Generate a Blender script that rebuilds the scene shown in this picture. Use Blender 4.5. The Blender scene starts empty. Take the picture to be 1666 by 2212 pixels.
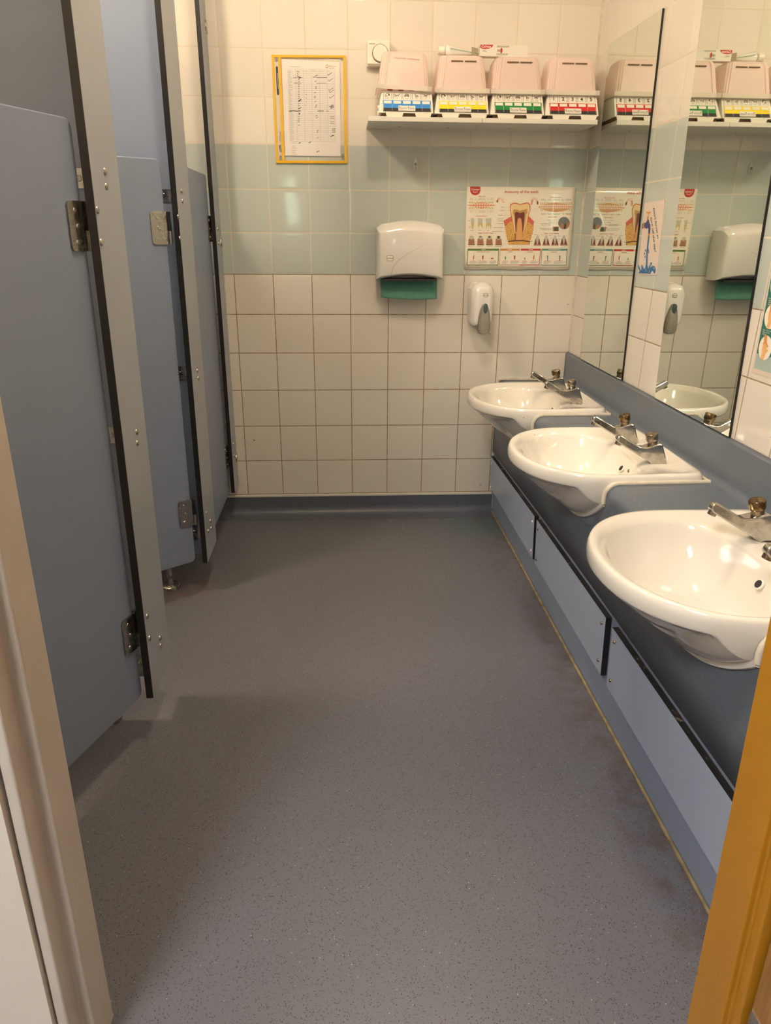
import bpy, bmesh, math, random
from mathutils import Matrix, Vector
random.seed(7)
SC = bpy.context.scene
COL = SC.collection
PI = math.pi

# ------------------------------------------------------------------ camera
FPX = 1558.75
CAM = Vector((0.4149, -2.9659, 1.1539))
MR = Matrix(((0.9983, 0.0565, 0.0146), (-0.0579, 0.9305, 0.3616), (0.0068, -0.3618, 0.9322)))   # columns: right, forward, up
cd = bpy.data.cameras.new('camera'); cam = bpy.data.objects.new('camera', cd); COL.objects.link(cam)
cd.sensor_fit = 'HORIZONTAL'; cd.sensor_width = 36.0; cd.lens = 36.0 * FPX / 1666.0
cd.clip_start = 0.02; cd.clip_end = 60
_r = MR.col[0].normalized(); _f = MR.col[1].normalized(); _u = _r.cross(_f).normalized(); _f = _u.cross(_r)
cam.matrix_world = Matrix(((_r[0], _u[0], -_f[0], CAM[0]), (_r[1], _u[1], -_f[1], CAM[1]), (_r[2], _u[2], -_f[2], CAM[2]), (0, 0, 0, 1)))
SC.camera = cam

# ------------------------------------------------------------------ world, exposure, daylight
SC.view_settings.view_transform = 'Standard'
SC.view_settings.look = 'None'
SC.view_settings.gamma = 1.0
SC.view_settings.use_curve_mapping = False
SC.view_settings.exposure = 1.72
w = bpy.data.worlds.new('outdoors'); SC.world = w; w.use_nodes = True
wn = w.node_tree; wn.nodes.clear()
wo = wn.nodes.new('ShaderNodeOutputWorld'); wb = wn.nodes.new('ShaderNodeBackground')
tc = wn.nodes.new('ShaderNodeTexCoord'); nz = wn.nodes.new('ShaderNodeTexNoise'); cr = wn.nodes.new('ShaderNodeValToRGB')
nz.inputs['Scale'].default_value = 9.0; nz.inputs['Detail'].default_value = 6.0
cr.color_ramp.elements[0].position = 0.40; cr.color_ramp.elements[0].color = (0.10, 0.17, 0.06, 1)
cr.color_ramp.elements[1].position = 0.62; cr.color_ramp.elements[1].color = (0.85, 1.0, 0.88, 1)
wn.links.new(tc.outputs['Generated'], nz.inputs['Vector']); wn.links.new(nz.outputs['Fac'], cr.inputs['Fac'])
wn.links.new(cr.outputs['Color'], wb.inputs['Color']); wn.links.new(wb.outputs['Background'], wo.inputs['Surface'])
wb.inputs['Strength'].default_value = 1.6

def area(name, loc, target, sx, sy, power, col):
    l = bpy.data.lights.new(name, 'AREA'); l.shape = 'RECTANGLE'; l.size = sx; l.size_y = sy; l.energy = power; l.color = col
    o = bpy.data.objects.new(name, l); COL.objects.link(o)
    o.location = loc
    o.rotation_euler = (Vector(target) - Vector(loc)).to_track_quat('-Z', 'Y').to_euler()
    return o
WIN = (-0.20, -0.04, 1.20, 1.75)          # corridor window: x0 x1 z0 z1, in the wall at Y = -5.6
YW = -5.6
area('window_daylight', ((WIN[0] + WIN[1]) / 2, YW - 0.12, (WIN[2] + WIN[3]) / 2), (0.2, -2, 1.0), 0.09, 0.50, 0.35, (0.75, 1.0, 0.78))
LAMPS = [(-0.66, -1.20, 46.0), (0.50, -1.45, 30.0)]     # x, y, emission of the two washroom ceiling lamps
LAMP_COL = (1.0, 0.80, 0.57)
CORRIDOR_FILL = 19.0  # strength of the fill light added in the corridor

# ------------------------------------------------------------------ helpers
def unproj(u, v, axis, val):
    d = MR @ Vector(((u - 833) / FPX, 1.0, -(v - 1106) / FPX))
    t = (val - CAM[axis]) / d[axis]
    return CAM + d * t

class MB:
    def __init__(s): s.bm = bmesh.new()
    def poly(s, pts):
        vs = [s.bm.verts.new(p) for p in pts]
        try: return s.bm.faces.new(vs)
        except ValueError: return None
    def box(s, x0, x1, y0, y1, z0, z1, f=None):
        P = [(x0, y0, z0), (x1, y0, z0), (x1, y1, z0), (x0, y1, z0), (x0, y0, z1), (x1, y0, z1), (x1, y1, z1), (x0, y1, z1)]
        if f: P = [f(Vector(p)) for p in P]
        v = [s.bm.verts.new(p) for p in P]
        for q in ((0, 3, 2, 1), (4, 5, 6, 7), (0, 1, 5, 4), (1, 2, 6, 5), (2, 3, 7, 6), (3, 0, 4, 7)):
            s.bm.faces.new([v[i] for i in q])
        return s
    def loft(s, rings, close=True, cap0=True, cap1=True):
        R = [[s.bm.verts.new(p) for p in r] for r in rings]
        n = len(R[0])
        for a, b in zip(R, R[1:]):
            for i in range(n if close else n - 1):
                j = (i + 1) % n
                s.bm.faces.new((a[i], a[j], b[j], b[i]))
        if cap0 and close: s.bm.faces.new(R[0][::-1])
        if cap1 and close: s.bm.faces.new(R[-1])
        return R
    def cyl(s, p0, p1, r0, r1=None, n=20, rings=None):
        p0 = Vector(p0); p1 = Vector(p1); ax = (p1 - p0)
        L = ax.length; ax.normalize()
        a = ax.orthogonal().normalized(); b = ax.cross(a)
        if rings is None: rings = [(0, r0), (1, r0 if r1 is None else r1)]
        s.loft([[p0 + ax * (t * L) + (a * math.cos(2 * PI * i / n) + b * math.sin(2 * PI * i / n)) * r for i in range(n)] for t, r in rings])
        return s
    def tube(s, pts, r, n=10, closed=False):
        pts = [Vector(p) for p in pts]; R = []
        up = None
        for i, p in enumerate(pts):
            if closed: t = pts[(i + 1) % len(pts)] - pts[i - 1]
            else: t = pts[min(i + 1, len(pts) - 1)] - pts[max(i - 1, 0)]
            t.normalize()
            if up is None: up = t.orthogonal().normalized()
            up = (up - t * up.dot(t)).normalized(); b = t.cross(up)
            R.append([p + (up * math.cos(2 * PI * k / n) + b * math.sin(2 * PI * k / n)) * r for k in range(n)])
        if closed: R.append([v.copy() for v in R[0]])
        s.loft(R, cap0=not closed, cap1=not closed)
        return s
    def prism(s, pts2, f0, f1):
        """pts2: 2-D outline; f0/f1 map (a, b) to the two end faces"""
        s.loft([[f0(a, b) for a, b in pts2], [f1(a, b) for a, b in pts2]])
        return s

class Flat:
    """printed shapes on a plane: f(u, v, layer) -> world"""
    def __init__(s, f): s.f = f; s.mb = MB()
    n = 0
    def poly(s, pts, L=1):
        s.n += 1; L = L + .3 * ((s.n * .618034) % 1.0)      # overlapping strokes never share a plane
        s.mb.poly([s.f(u, v, L) for u, v in pts]); return s
    def rect(s, u0, v0, u1, v1, L=1): return s.poly([(u0, v0), (u1, v0), (u1, v1), (u0, v1)], L)
    def ell(s, u, v, ru, rv, L=1, n=20, a0=0, a1=2 * PI):
        return s.poly([(u + ru * math.cos(a0 + (a1 - a0) * i / n), v + rv * math.sin(a0 + (a1 - a0) * i / n)) for i in range(n)], L)
    def line(s, pts, wd, L=1):
        for (a, b), (c, d) in zip(pts, pts[1:]):
            l = math.hypot(c - a, d - b)
            if l < 1e-6: continue
            nx, ny = -(d - b) / l * wd / 2, (c - a) / l * wd / 2
            s.poly([(a + nx, b + ny), (c + nx, d + ny), (c - nx, d - ny), (a - nx, b - ny)], L)
        return s
    def frame(s, u0, v0, u1, v1, wd, L=1):
        return s.line([(u0, v0), (u1, v0)], wd, L).line([(u1, v0), (u1, v1)], wd, L).line([(u1, v1), (u0, v1)], wd, L).line([(u0, v1), (u0, v0)], wd, L)
    def rrect(s, u0, v0, u1, v1, r, L=1):
        P = []
        su = 1 if u1 > u0 else -1; sv = 1 if v1 > v0 else -1
        for cx, cy, a in ((u1 - su * r, v1 - sv * r, 0), (u0 + su * r, v1 - sv * r, 1), (u0 + su * r, v0 + sv * r, 2), (u1 - su * r, v0 + sv * r, 3)):
            for k in range(5):
                t = (a + k / 4) * PI / 2
                P.append((cx + su * r * math.cos(t), cy + sv * r * math.sin(t)))
        return s.poly(P, L)
    def text(s, txt, u, v, size, L=1, align='CENTER', sx=1.0, ang=0.0, vflip=True, bold=0.0, shear=0.0, curve=None):
        cu = bpy.data.curves.new('t', 'FONT'); cu.body = txt; cu.size = size; cu.align_x = align; cu.align_y = 'CENTER'
        cu.offset = bold * size; cu.resolution_u = 3; cu.shear = shear
        ob = bpy.data.objects.new('t', cu); COL.objects.link(ob)
        dg = bpy.context.evaluated_depsgraph_get(); dg.update()
        me = bpy.data.meshes.new_from_object(ob.evaluated_get(dg))
        ca, sa = math.cos(ang), math.sin(ang)
        vs = []
        for p in me.vertices:
            a, b = p.co.x * sx, p.co.y
            if curve: b += curve(a)
            a, b = a * ca - b * sa, a * sa + b * ca
            vs.append(s.mb.bm.verts.new(s.f(u + a, v + (-b if vflip else b), L)))
        for pl in me.polygons:
            try: s.mb.bm.faces.new([vs[i] for i in pl.vertices])
            except ValueError: pass
        bpy.data.objects.remove(ob); bpy.data.curves.remove(cu); bpy.data.meshes.remove(me)
        return s

def finish(o, smooth, bevel, segs):
    if bevel:
        m = o.modifiers.new('bevel', 'BEVEL'); m.width = bevel; m.segments = segs; m.limit_method = 'ANGLE'; m.angle_limit = math.radians(40)
    if smooth:
        me = o.data
        for p in me.polygons: p.use_smooth = True
        try: me.set_sharp_from_angle(angle=math.radians(smooth))
        except Exception: pass

ROOTLOC = {}
def part(name, mb, mat, root=None, smooth=0, bevel=0, segs=2, label=None, recalc=True):
    mb = mb.mb if isinstance(mb, Flat) else mb
    if recalc: bmesh.ops.recalc_face_normals(mb.bm, faces=mb.bm.faces)
    me = bpy.data.meshes.new(name); mb.bm.to_mesh(me); mb.bm.free()
    o = bpy.data.objects.new(name, me); COL.objects.link(o)
    me.materials.append(mat)
    if root is not None:
        me.transform(Matrix.Translation(-ROOTLOC[root.name])); o.parent = root
        ROOTLOC[o.name] = ROOTLOC[root.name]
    else:
        ROOTLOC[o.name] = Vector((0, 0, 0))
    finish(o, smooth, bevel, segs)
    if label: o['label'] = label
    return o
def printed(name, fl, mat, root): return part(name, fl, mat, root, recalc=False)

def thing(name, label, cat, loc, group=None):
    o = bpy.data.objects.new(name, None); COL.objects.link(o); o.location = loc; o.empty_display_size = 0.05
    ROOTLOC[o.name] = Vector(loc); o['label'] = label; o['category'] = cat
    if group: o['group'] = group
    return o
def tag(o, label, cat, group=None):
    o['label'] = label; o['category'] = cat
    if group: o['group'] = group
    return o
def structure(o, label=None):
    o['kind'] = 'structure'
    if label: o['label'] = label
    return o
def kids(o): return [c for c in COL.objects if c.parent == o]
def dup(root, loc, label):
    def cp(o, parent):
        c = o.copy(); COL.objects.link(c); c.parent = parent
        for k in kids(o): cp(k, c)
        return c
    r = cp(root, None); r.location = loc; r['label'] = label
    return r

# ------------------------------------------------------------------ materials
class N:
    """tiny node helper"""
    def __init__(s, name):
        s.m = bpy.data.materials.new(name); s.m.use_nodes = True; s.t = s.m.node_tree
        s.b = s.t.nodes['Principled BSDF']; s.out = s.t.nodes['Material Output']
    def new(s, k): return s.t.nodes.new(k)
    def link(s, a, b): s.t.links.new(a, b)
    def put(s, sock, v):
        if isinstance(v, (int, float)): sock.default_value = v
        elif isinstance(v, (tuple, list)): sock.default_value = v if len(v) == len(sock.default_value) else (*v, 1)
        else: s.link(v, sock)
    def math(s, op, a, b=0.0, c=0.0, clamp=False):
        n = s.new('ShaderNodeMath'); n.operation = op; n.use_clamp = clamp
        s.put(n.inputs[0], a); s.put(n.inputs[1], b); s.put(n.inputs[2], c)
        return n.outputs[0]
    def mix(s, f, a, b):
        n = s.new('ShaderNodeMix'); n.data_type = 'RGBA'
        s.put(n.inputs[0], f); s.put(n.inputs[6], a); s.put(n.inputs[7], b)
        return n.outputs[2]
    def pos(s):
        g = s.new('ShaderNodeNewGeometry'); x = s.new('ShaderNodeSeparateXYZ'); s.link(g.outputs['Position'], x.inputs[0])
        return g.outputs['Position'], x.outputs[0], x.outputs[1], x.outputs[2]
    def noise(s, vec, scale, detail=3.0, rough=0.5):
        n = s.new('ShaderNodeTexNoise'); s.link(vec, n.inputs['Vector']); n.inputs['Scale'].default_value = scale
        n.inputs['Detail'].default_value = detail; n.inputs['Roughness'].default_value = rough
        return n.outputs['Fac']
    def ramp(s, v, lo, hi):
        n = s.new('ShaderNodeMapRange'); s.put(n.inputs['Value'], v)
        n.inputs['From Min'].default_value = lo; n.inputs['From Max'].default_value = hi
        return n.outputs['Result']
    def combine(s, x, y, z):
        n = s.new('ShaderNodeCombineXYZ'); s.put(n.inputs[0], x); s.put(n.inputs[1], y); s.put(n.inputs[2], z); return n.outputs[0]
    def white(s, vec):
        n = s.new('ShaderNodeTexWhiteNoise'); s.link(vec, n.inputs['Vector']); return n.outputs['Value']
    def bump(s, h, strength, dist):
        n = s.new('ShaderNodeBump'); n.inputs['Strength'].default_value = strength; n.inputs['Distance'].default_value = dist
        s.link(h, n.inputs['Height']); s.link(n.outputs[0], s.b.inputs['Normal'])
    def set(s, col=None, rough=None, metal=None, coat=None, spec=None):
        if col is not None: s.put(s.b.inputs['Base Color'], col)
        if rough is not None: s.put(s.b.inputs['Roughness'], rough)
        if metal is not None: s.put(s.b.inputs['Metallic'], metal)
        if coat is not None: s.put(s.b.inputs['Coat Weight'], coat); s.b.inputs['Coat Roughness'].default_value = 0.05
        if spec is not None: s.put(s.b.inputs['Specular IOR Level'], spec)
        return s

def srgb(r, g, b):
    f = lambda c: (c / 255 / 12.92) if c <= 10 else ((c / 255 + 0.055) / 1.055) ** 2.4
    return (f(r), f(g), f(b), 1)
def plain(name, col, rough=0.5, metal=0.0, coat=0.0, var=0.06, scale=12.0):
    n = N(name)
    p = n.pos()[0]
    k = n.ramp(n.noise(p, scale, 4), 0.3, 0.7)
    dark = tuple(c * (1 - var) for c in col[:3]) + (1,)
    n.set(n.mix(k, dark, col), rough, metal, coat)
    return n.m

GROUT_Z0 = 0.0919; PITCH = 0.15; PITCH_V = 0.1509
def tile_material(name, axis, off, shear=0.0):
    n = N(name); P, X, Y, Z = n.pos()
    a = X if axis == 0 else Y
    if shear: a = n.math('SUBTRACT', a, n.math('MULTIPLY', n.math('SUBTRACT', Z, 0.7), shear))
    u = n.math('DIVIDE', n.math('SUBTRACT', a, off), PITCH)
    v = n.math('DIVIDE', n.math('SUBTRACT', Z, GROUT_Z0), PITCH_V)
    iu = n.math('FLOOR', u); iv = n.math('FLOOR', v)
    # tiles never sit perfectly: nudge each joint a little
    fu = n.math('SUBTRACT', u, iu); fv = n.math('SUBTRACT', v, iv)
    wob = n.math('MULTIPLY', n.math('SUBTRACT', n.noise(P, 30, 2), 0.5), 0.008)
    du = n.math('MINIMUM', fu, n.math('SUBTRACT', 1.0, fu)); dv = n.math('MINIMUM', fv, n.math('SUBTRACT', 1.0, fv))
    d = n.math('ADD', n.math('MINIMUM', du, dv), wob)
    grout = n.math('SUBTRACT', 1.0, n.ramp(d, 0.008, 0.014))
    rnd = n.white(n.combine(iu, iv, 3.0)); rnd2 = n.white(n.combine(iv, iu, 9.0))
    blue = n.math('MULTIPLY', n.math('GREATER_THAN', v, 6.0), n.math('LESS_THAN', v, 9.0))
    low = n.math('LESS_THAN', v, 6.02)
    cw = n.mix(rnd, (0.70, 0.655, 0.575, 1), (0.75, 0.705, 0.63, 1))
    cb = n.mix(rnd, (0.455, 0.51, 0.475, 1), (0.49, 0.54, 0.50, 1))
    tile = n.mix(blue, cw, cb)
    dirt = n.ramp(n.noise(P, 55, 5, 0.7), 0.35, 0.75)
    glow = n.mix(dirt, (0.22, 0.155, 0.085, 1), (0.42, 0.33, 0.21, 1))
    gcol = n.mix(low, (0.66, 0.58, 0.46, 1), glow)
    speck = n.ramp(n.noise(P, 38, 1), 0.80, 0.83)
    tile = n.mix(n.math('MULTIPLY', speck, low), tile, (0.16, 0.13, 0.10, 1))
    n.set(n.mix(grout, tile, gcol), n.math('ADD', 0.07, n.math('MULTIPLY', grout, 0.6)), 0.0)
    pil = n.math('POWER', n.ramp(d, 0.0, 0.06), 0.5)
    wav = n.math('MULTIPLY', n.noise(n.combine(n.math('ADD', u, n.math('MULTIPLY', rnd, 7.0)), n.math('ADD', v, n.math('MULTIPLY', rnd2, 5.0)), 0.0), 1.6, 1), 0.5)
    n.bump(n.math('ADD', pil, wav), 0.36, 0.0018)
    return n.m
M_TILE_B = tile_material('glazed_tiles_back', 0, 0.0)
M_TILE_R = tile_material('glazed_tiles_side', 1, -0.745, -0.035)
M_TILE_L = tile_material('glazed_tiles_left', 1, 0.0)
M_TILE_F = tile_material('glazed_tiles_front', 0, 0.0)

def speckled(name, base, dark, light, scale, rough, dens=0.62, bumpy=0.15, stain=None):
    n = N(name); P, X, Y, Z = n.pos()
    big = n.ramp(n.noise(P, 2.2, 3), 0.3, 0.7)
    c = n.mix(big, tuple(k * 0.9 for k in base[:3]) + (1,), base)
    fine = n.ramp(n.noise(P, scale * 2.3, 2), 0.35, 0.65)
    c = n.mix(n.math('MULTIPLY', fine, 0.45), c, tuple(k * 0.72 for k in base[:3]) + (1,))
    v = n.new('ShaderNodeTexVoronoi'); v.inputs['Scale'].default_value = scale
    wn_ = n.new('ShaderNodeTexNoise'); wn_.inputs['Scale'].default_value = scale * 1.6; wn_.inputs['Detail'].default_value = 1.0; n.link(P, wn_.inputs['Vector'])
    va = n.new('ShaderNodeVectorMath'); va.operation = 'MULTIPLY_ADD'; n.link(wn_.outputs['Color'], va.inputs[0]); va.inputs[1].default_value = (1.3 / scale,) * 3; n.link(P, va.inputs[2]); n.link(va.outputs[0], v.inputs['Vector'])
    rn = n.new('ShaderNodeSeparateColor'); n.link(v.outputs['Color'], rn.inputs[0])
    dot = n.math('LESS_THAN', v.outputs['Distance'], n.math('MULTIPLY', rn.outputs[1], 0.40))
    isd = n.math('MULTIPLY', dot, n.math('LESS_THAN', rn.outputs[0], dens))
    c = n.mix(isd, c, dark)
    v2 = n.new('ShaderNodeTexVoronoi'); v2.inputs['Scale'].default_value = scale * 0.62; n.link(P, v2.inputs['Vector'])
    rn2 = n.new('ShaderNodeSeparateColor'); n.link(v2.outputs['Color'], rn2.inputs[0])
    isl = n.math('MULTIPLY', n.math('LESS_THAN', v2.outputs['Distance'], 0.15), n.math('GREATER_THAN', rn2.outputs[0], 0.955))
    c = n.mix(isl, c, light)
    if stain: c = stain(n, c, P, X, Y, Z)
    n.set(c, rough, 0.0)
    n.bump(n.noise(P, scale * 1.5, 2), bumpy, 0.001)
    return n.m
def floor_stain(n, c, P, X, Y, Z):
    # grime along the vanity base, rust marks by the feet, a teal spill in the far corner, and the welded vinyl seam
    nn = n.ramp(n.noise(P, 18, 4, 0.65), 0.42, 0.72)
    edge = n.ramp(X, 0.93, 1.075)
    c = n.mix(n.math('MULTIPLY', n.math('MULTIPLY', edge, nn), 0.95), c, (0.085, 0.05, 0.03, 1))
    back = n.ramp(Y, -0.16, -0.02)
    c = n.mix(n.math('MULTIPLY', n.math('MULTIPLY', back, nn), 0.6), c, (0.07, 0.06, 0.05, 1))
    def spot(cx, cy, r):
        d = n.math('SQRT', n.math('ADD', n.math('POWER', n.math('SUBTRACT', X, cx), 2.0), n.math('POWER', n.math('SUBTRACT', Y, cy), 2.0)))
        return n.math('SUBTRACT', 1.0, n.ramp(d, r * 0.2, r))
    c = n.mix(n.math('MULTIPLY', spot(0.98, -0.15, 0.22), 0.55), c, (0.06, 0.13, 0.14, 1))
    for cx, cy, r in ((-0.13, -0.70, 0.14), (1.03, -0.10, 0.10)):
        c = n.mix(n.math('MULTIPLY', n.math('MULTIPLY', spot(cx, cy, r), nn), 1.0), c, (0.16, 0.07, 0.03, 1))
    seam = n.math('LESS_THAN', n.math('ABSOLUTE', n.math('SUBTRACT', Y, n.math('ADD', -0.3956, n.math('MULTIPLY', n.math('SUBTRACT', n.noise(P, 4, 1), 0.5), 0.006)))), 0.0012)
    c = n.mix(n.math('MULTIPLY', seam, 0.7), c, (0.06, 0.055, 0.05, 1))
    scuff = n.math('MULTIPLY', n.ramp(n.noise(P, 60, 3), 0.66, 0.70), n.math('MULTIPLY', spot(0.62, -0.14, 0.12), 1.0))
    c = n.mix(scuff, c, (0.42, 0.40, 0.37, 1))
    return c
M_FLOOR = speckled('speckled_safety_vinyl', (0.148, 0.153, 0.180, 1), (0.038, 0.036, 0.042, 1), (0.60, 0.60, 0.60, 1), 330, 0.45, 0.85, 0.25, floor_stain)
M_COVE = speckled('coved_skirting_vinyl', (0.11, 0.125, 0.165, 1), (0.05, 0.05, 0.055, 1), (0.3, 0.3, 0.3, 1), 230, 0.4, 0.55, 0.25)
M_COUNTER = speckled('speckled_blue_laminate', (0.150, 0.180, 0.225, 1), (0.075, 0.092, 0.125, 1), (0.34, 0.37, 0.41, 1), 420, 0.38, 0.8, 0.10)

def panel_mat(name, col, rough):
    n = N(name); P, X, Y, Z = n.pos()
    k = n.ramp(n.noise(P, 3, 3), 0.3, 0.7)
    c = n.mix(k, tuple(v * 0.95 for v in col[:3]) + (1,), col)
    sc = n.ramp(n.noise(P, 26, 1), 0.83, 0.85)
    c = n.mix(n.math('MULTIPLY', sc, 0.5), c, (0.62, 0.60, 0.56, 1))
    n.set(c, rough); n.bump(n.noise(P, 300, 2), 0.05, 0.0006)
    return n.m
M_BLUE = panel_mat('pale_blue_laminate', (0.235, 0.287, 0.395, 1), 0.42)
M_GREY = panel_mat('pale_grey_laminate', (0.345, 0.38, 0.435, 1), 0.38)
M_BLUE_LIT = panel_mat('pale_blue_laminate_lit', (0.36, 0.43, 0.57, 1), 0.38)  # same pale blue laminate, its colour brightened as if lit, for the access panels
M_BLACK = plain('black_core_edge', (0.012, 0.011, 0.012, 1), 0.35)
def worn_edge():
    n = N('worn_black_edge'); P = n.pos()[0]
    k = n.ramp(n.noise(P, 45, 4, 0.7), 0.60, 0.68)
    n.set(n.mix(k, (0.012, 0.011, 0.012, 1), (0.30, 0.24, 0.17, 1)), 0.5)
    return n.m
M_EDGE_WORN = worn_edge()
def ceramic():
    n = N('cream_vitreous_china'); P, X, Y, Z = n.pos()
    k = n.ramp(n.noise(P, 5, 3), 0.3, 0.7)
    c = n.mix(k, (0.79, 0.755, 0.675, 1), (0.82, 0.785, 0.705, 1))
    s = n.ramp(n.noise(P, 70, 1), 0.80, 0.83)
    c = n.mix(n.math('MULTIPLY', s, 0.7), c, (0.25, 0.20, 0.12, 1))
    n.set(c, 0.09, 0, 0.6); n.bump(n.noise(P, 14, 2), 0.06, 0.003)
    return n.m
M_CERAMIC = ceramic()
M_SEAL = plain('cream_sealant', (0.72, 0.66, 0.54, 1), 0.45, var=0.2, scale=40)
M_DIRTY_SEAL = plain('yellowed_floor_sealant', (0.34, 0.27, 0.15, 1), 0.6, var=0.5, scale=30)
def chrome(name, a, b, lo, hi):
    n = N(name); P = n.pos()[0]
    k = n.ramp(n.noise(P, 60, 5, 0.7), lo, hi)
    n.set(n.mix(k, a, b), n.math('ADD', 0.08, n.math('MULTIPLY', k, 0.30)), 1.0)
    return n.m
M_CHROME = chrome('water_marked_chrome', (0.54, 0.52, 0.49, 1), (0.36, 0.33, 0.28, 1), 0.45, 0.80)
M_CAP = chrome('tarnished_chrome_cap', (0.50, 0.45, 0.37, 1), (0.19, 0.13, 0.07, 1), 0.35, 0.65)
M_CAP2 = chrome('brown_limescaled_cap', (0.34, 0.24, 0.13, 1), (0.12, 0.07, 0.03, 1), 0.40, 0.60)
M_STEEL = chrome('brushed_steel', (0.55, 0.53, 0.49, 1), (0.47, 0.45, 0.41, 1), 0.3, 0.7)
M_STEEL_D = chrome('dark_steel_hinge', (0.44, 0.41, 0.36, 1), (0.37, 0.34, 0.30, 1), 0.3, 0.7)  # darker steel tone for hinge leaves and bracket screws
M_MIRROR = N('mirror_silvering').set((0.80, 0.85, 0.79, 1), 0.015, 1.0).m
M_WHITE = plain('glossy_white_plastic', (0.76, 0.74, 0.70, 1), 0.14, coat=0.5, var=0.02)
M_WPLAST = plain('white_moulded_plastic', (0.80, 0.765, 0.67, 1), 0.35, var=0.03)
M_SHELF = plain('white_melamine', (0.70, 0.68, 0.62, 1), 0.35, var=0.02)
M_SILVER = plain('silver_grey_plastic', (0.36, 0.33, 0.28, 1), 0.22, 0.35, 0.4, var=0.04)
M_TEAL = plain('smoked_teal_window', (0.06, 0.10, 0.11, 1), 0.1, coat=0.4)
M_LINE = plain('dark_outline', (0.10, 0.085, 0.06, 1), 0.5)
M_PAPER = plain('printer_paper', (0.82, 0.78, 0.74, 1), 0.6, var=0.03)
M_INK = plain('black_print', (0.02, 0.02, 0.022, 1), 0.6)
M_GREYINK = plain('grey_print', (0.26, 0.24, 0.22, 1), 0.6)
M_BROWN_IN = plain('dark_box_interior', (0.16, 0.10, 0.05, 1), 0.8)
M_YELLOW = plain('yellow_vinyl_binding', (0.80, 0.46, 0.015, 1), 0.4, var=0.08, scale=60)
M_CREAMPAINT = plain('cream_gloss_paint', (0.66, 0.60, 0.53, 1), 0.32, var=0.12, scale=6)
M_WHITEPAINT = plain('white_gloss_paint', (0.72, 0.62, 0.55, 1), 0.30, var=0.06, scale=8)
M_WALLPAINT = plain('cream_wall_paint', (0.78, 0.72, 0.64, 1), 0.45, var=0.05, scale=10)
def orange_paint():
    n = N('ochre_gloss_paint'); P = n.pos()[0]
    c = n.mix(n.ramp(n.noise(P, 9, 4), 0.3, 0.7), (0.44, 0.20, 0.012, 1), (0.49, 0.23, 0.014, 1))
    s = n.ramp(n.noise(P, 42, 2), 0.74, 0.78)
    c = n.mix(n.math('MULTIPLY', s, 0.6), c, (0.12, 0.06, 0.02, 1))
    n.set(c, 0.33); return n.m
M_ORANGE = orange_paint()
def wood():
    n = N('oak_veneer'); P, X, Y, Z = n.pos()
    g = n.noise(n.combine(n.math('MULTIPLY', X, 6.0), n.math('MULTIPLY', Y, 60.0), n.math('MULTIPLY', Z, 5.0)), 2.0, 5, 0.65)
    n.set(n.mix(n.ramp(g, 0.35, 0.68), (0.26, 0.125, 0.035, 1), (0.40, 0.21, 0.065, 1)), 0.4)
    return n.m
M_WOOD = wood()
M_PLASTER = plain('white_ceiling_paint', (0.78, 0.76, 0.72, 1), 0.8, var=0.02)
M_GLOWLAMP = None
def emit(name, col, strength):
    n = N(name); e = n.new('ShaderNodeEmission'); e.inputs['Color'].default_value = (*col[:3], 1); e.inputs['Strength'].default_value = strength
    n.link(e.outputs[0], n.out.inputs['Surface']); return n.m
def translucent(name, col, alpha):
    n = N(name); n.set(col, 0.35)
    n.b.inputs['Transmission Weight'].default_value = 0.0
    tr = n.new('ShaderNodeBsdfTranslucent'); tr.inputs['Color'].default_value = col
    tp = n.new('ShaderNodeBsdfTransparent'); tp.inputs['Color'].default_value = col
    a = n.new('ShaderNodeMixShader'); a.inputs[0].default_value = 0.40; n.link(n.b.outputs[0], a.inputs[1]); n.link(tr.outputs[0], a.inputs[2])
    b = n.new('ShaderNodeMixShader'); b.inputs[0].default_value = alpha; n.link(tp.outputs[0], b.inputs[1]); n.link(a.outputs[0], b.inputs[2])
    n.link(b.outputs[0], n.out.inputs['Surface']); return n.m
M_PINK = translucent('pink_tinted_translucent_plastic', (1.0, 0.87, 0.815, 1), 0.86)
M_CLEARRIM = translucent('clear_frosted_plastic', (0.95, 0.91, 0.84, 1), 0.85)
def clear_film(name, wavy, scale):
    n = N(name); P = n.pos()[0]
    tp = n.new('ShaderNodeBsdfTransparent'); gl = n.new('ShaderNodeBsdfGlossy'); gl.inputs['Roughness'].default_value = 0.03
    g_ = n.new('ShaderNodeNewGeometry'); dt = n.new('ShaderNodeVectorMath'); dt.operation = 'DOT_PRODUCT'; n.link(g_.outputs['Incoming'], dt.inputs[0])
    fr_ = n.math('ADD', 0.035, n.math('MULTIPLY', 0.75, n.math('POWER', n.math('SUBTRACT', 1.0, n.math('ABSOLUTE', dt.outputs['Value']), clamp=True), 5.0)))
    bp = n.new('ShaderNodeBump'); bp.inputs['Strength'].default_value = wavy; bp.inputs['Distance'].default_value = 0.02
    n.link(n.noise(P, scale, 2), bp.inputs['Height']); n.link(bp.outputs[0], gl.inputs['Normal']); n.link(g_.outputs['Normal'], dt.inputs[1])
    mx = n.new('ShaderNodeMixShader'); n.link(fr_, mx.inputs[0]); n.link(tp.outputs[0], mx.inputs[1]); n.link(gl.outputs[0], mx.inputs[2])
    n.link(mx.outputs[0], n.out.inputs['Surface']); return n.m
M_FILM = clear_film('clear_pocket_film', 0.07, 3.5)
def inkmat(name, r, g, b, rough=0.45):
    c = srgb(r, g, b); return plain(name, c, rough, var=0.03)

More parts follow.
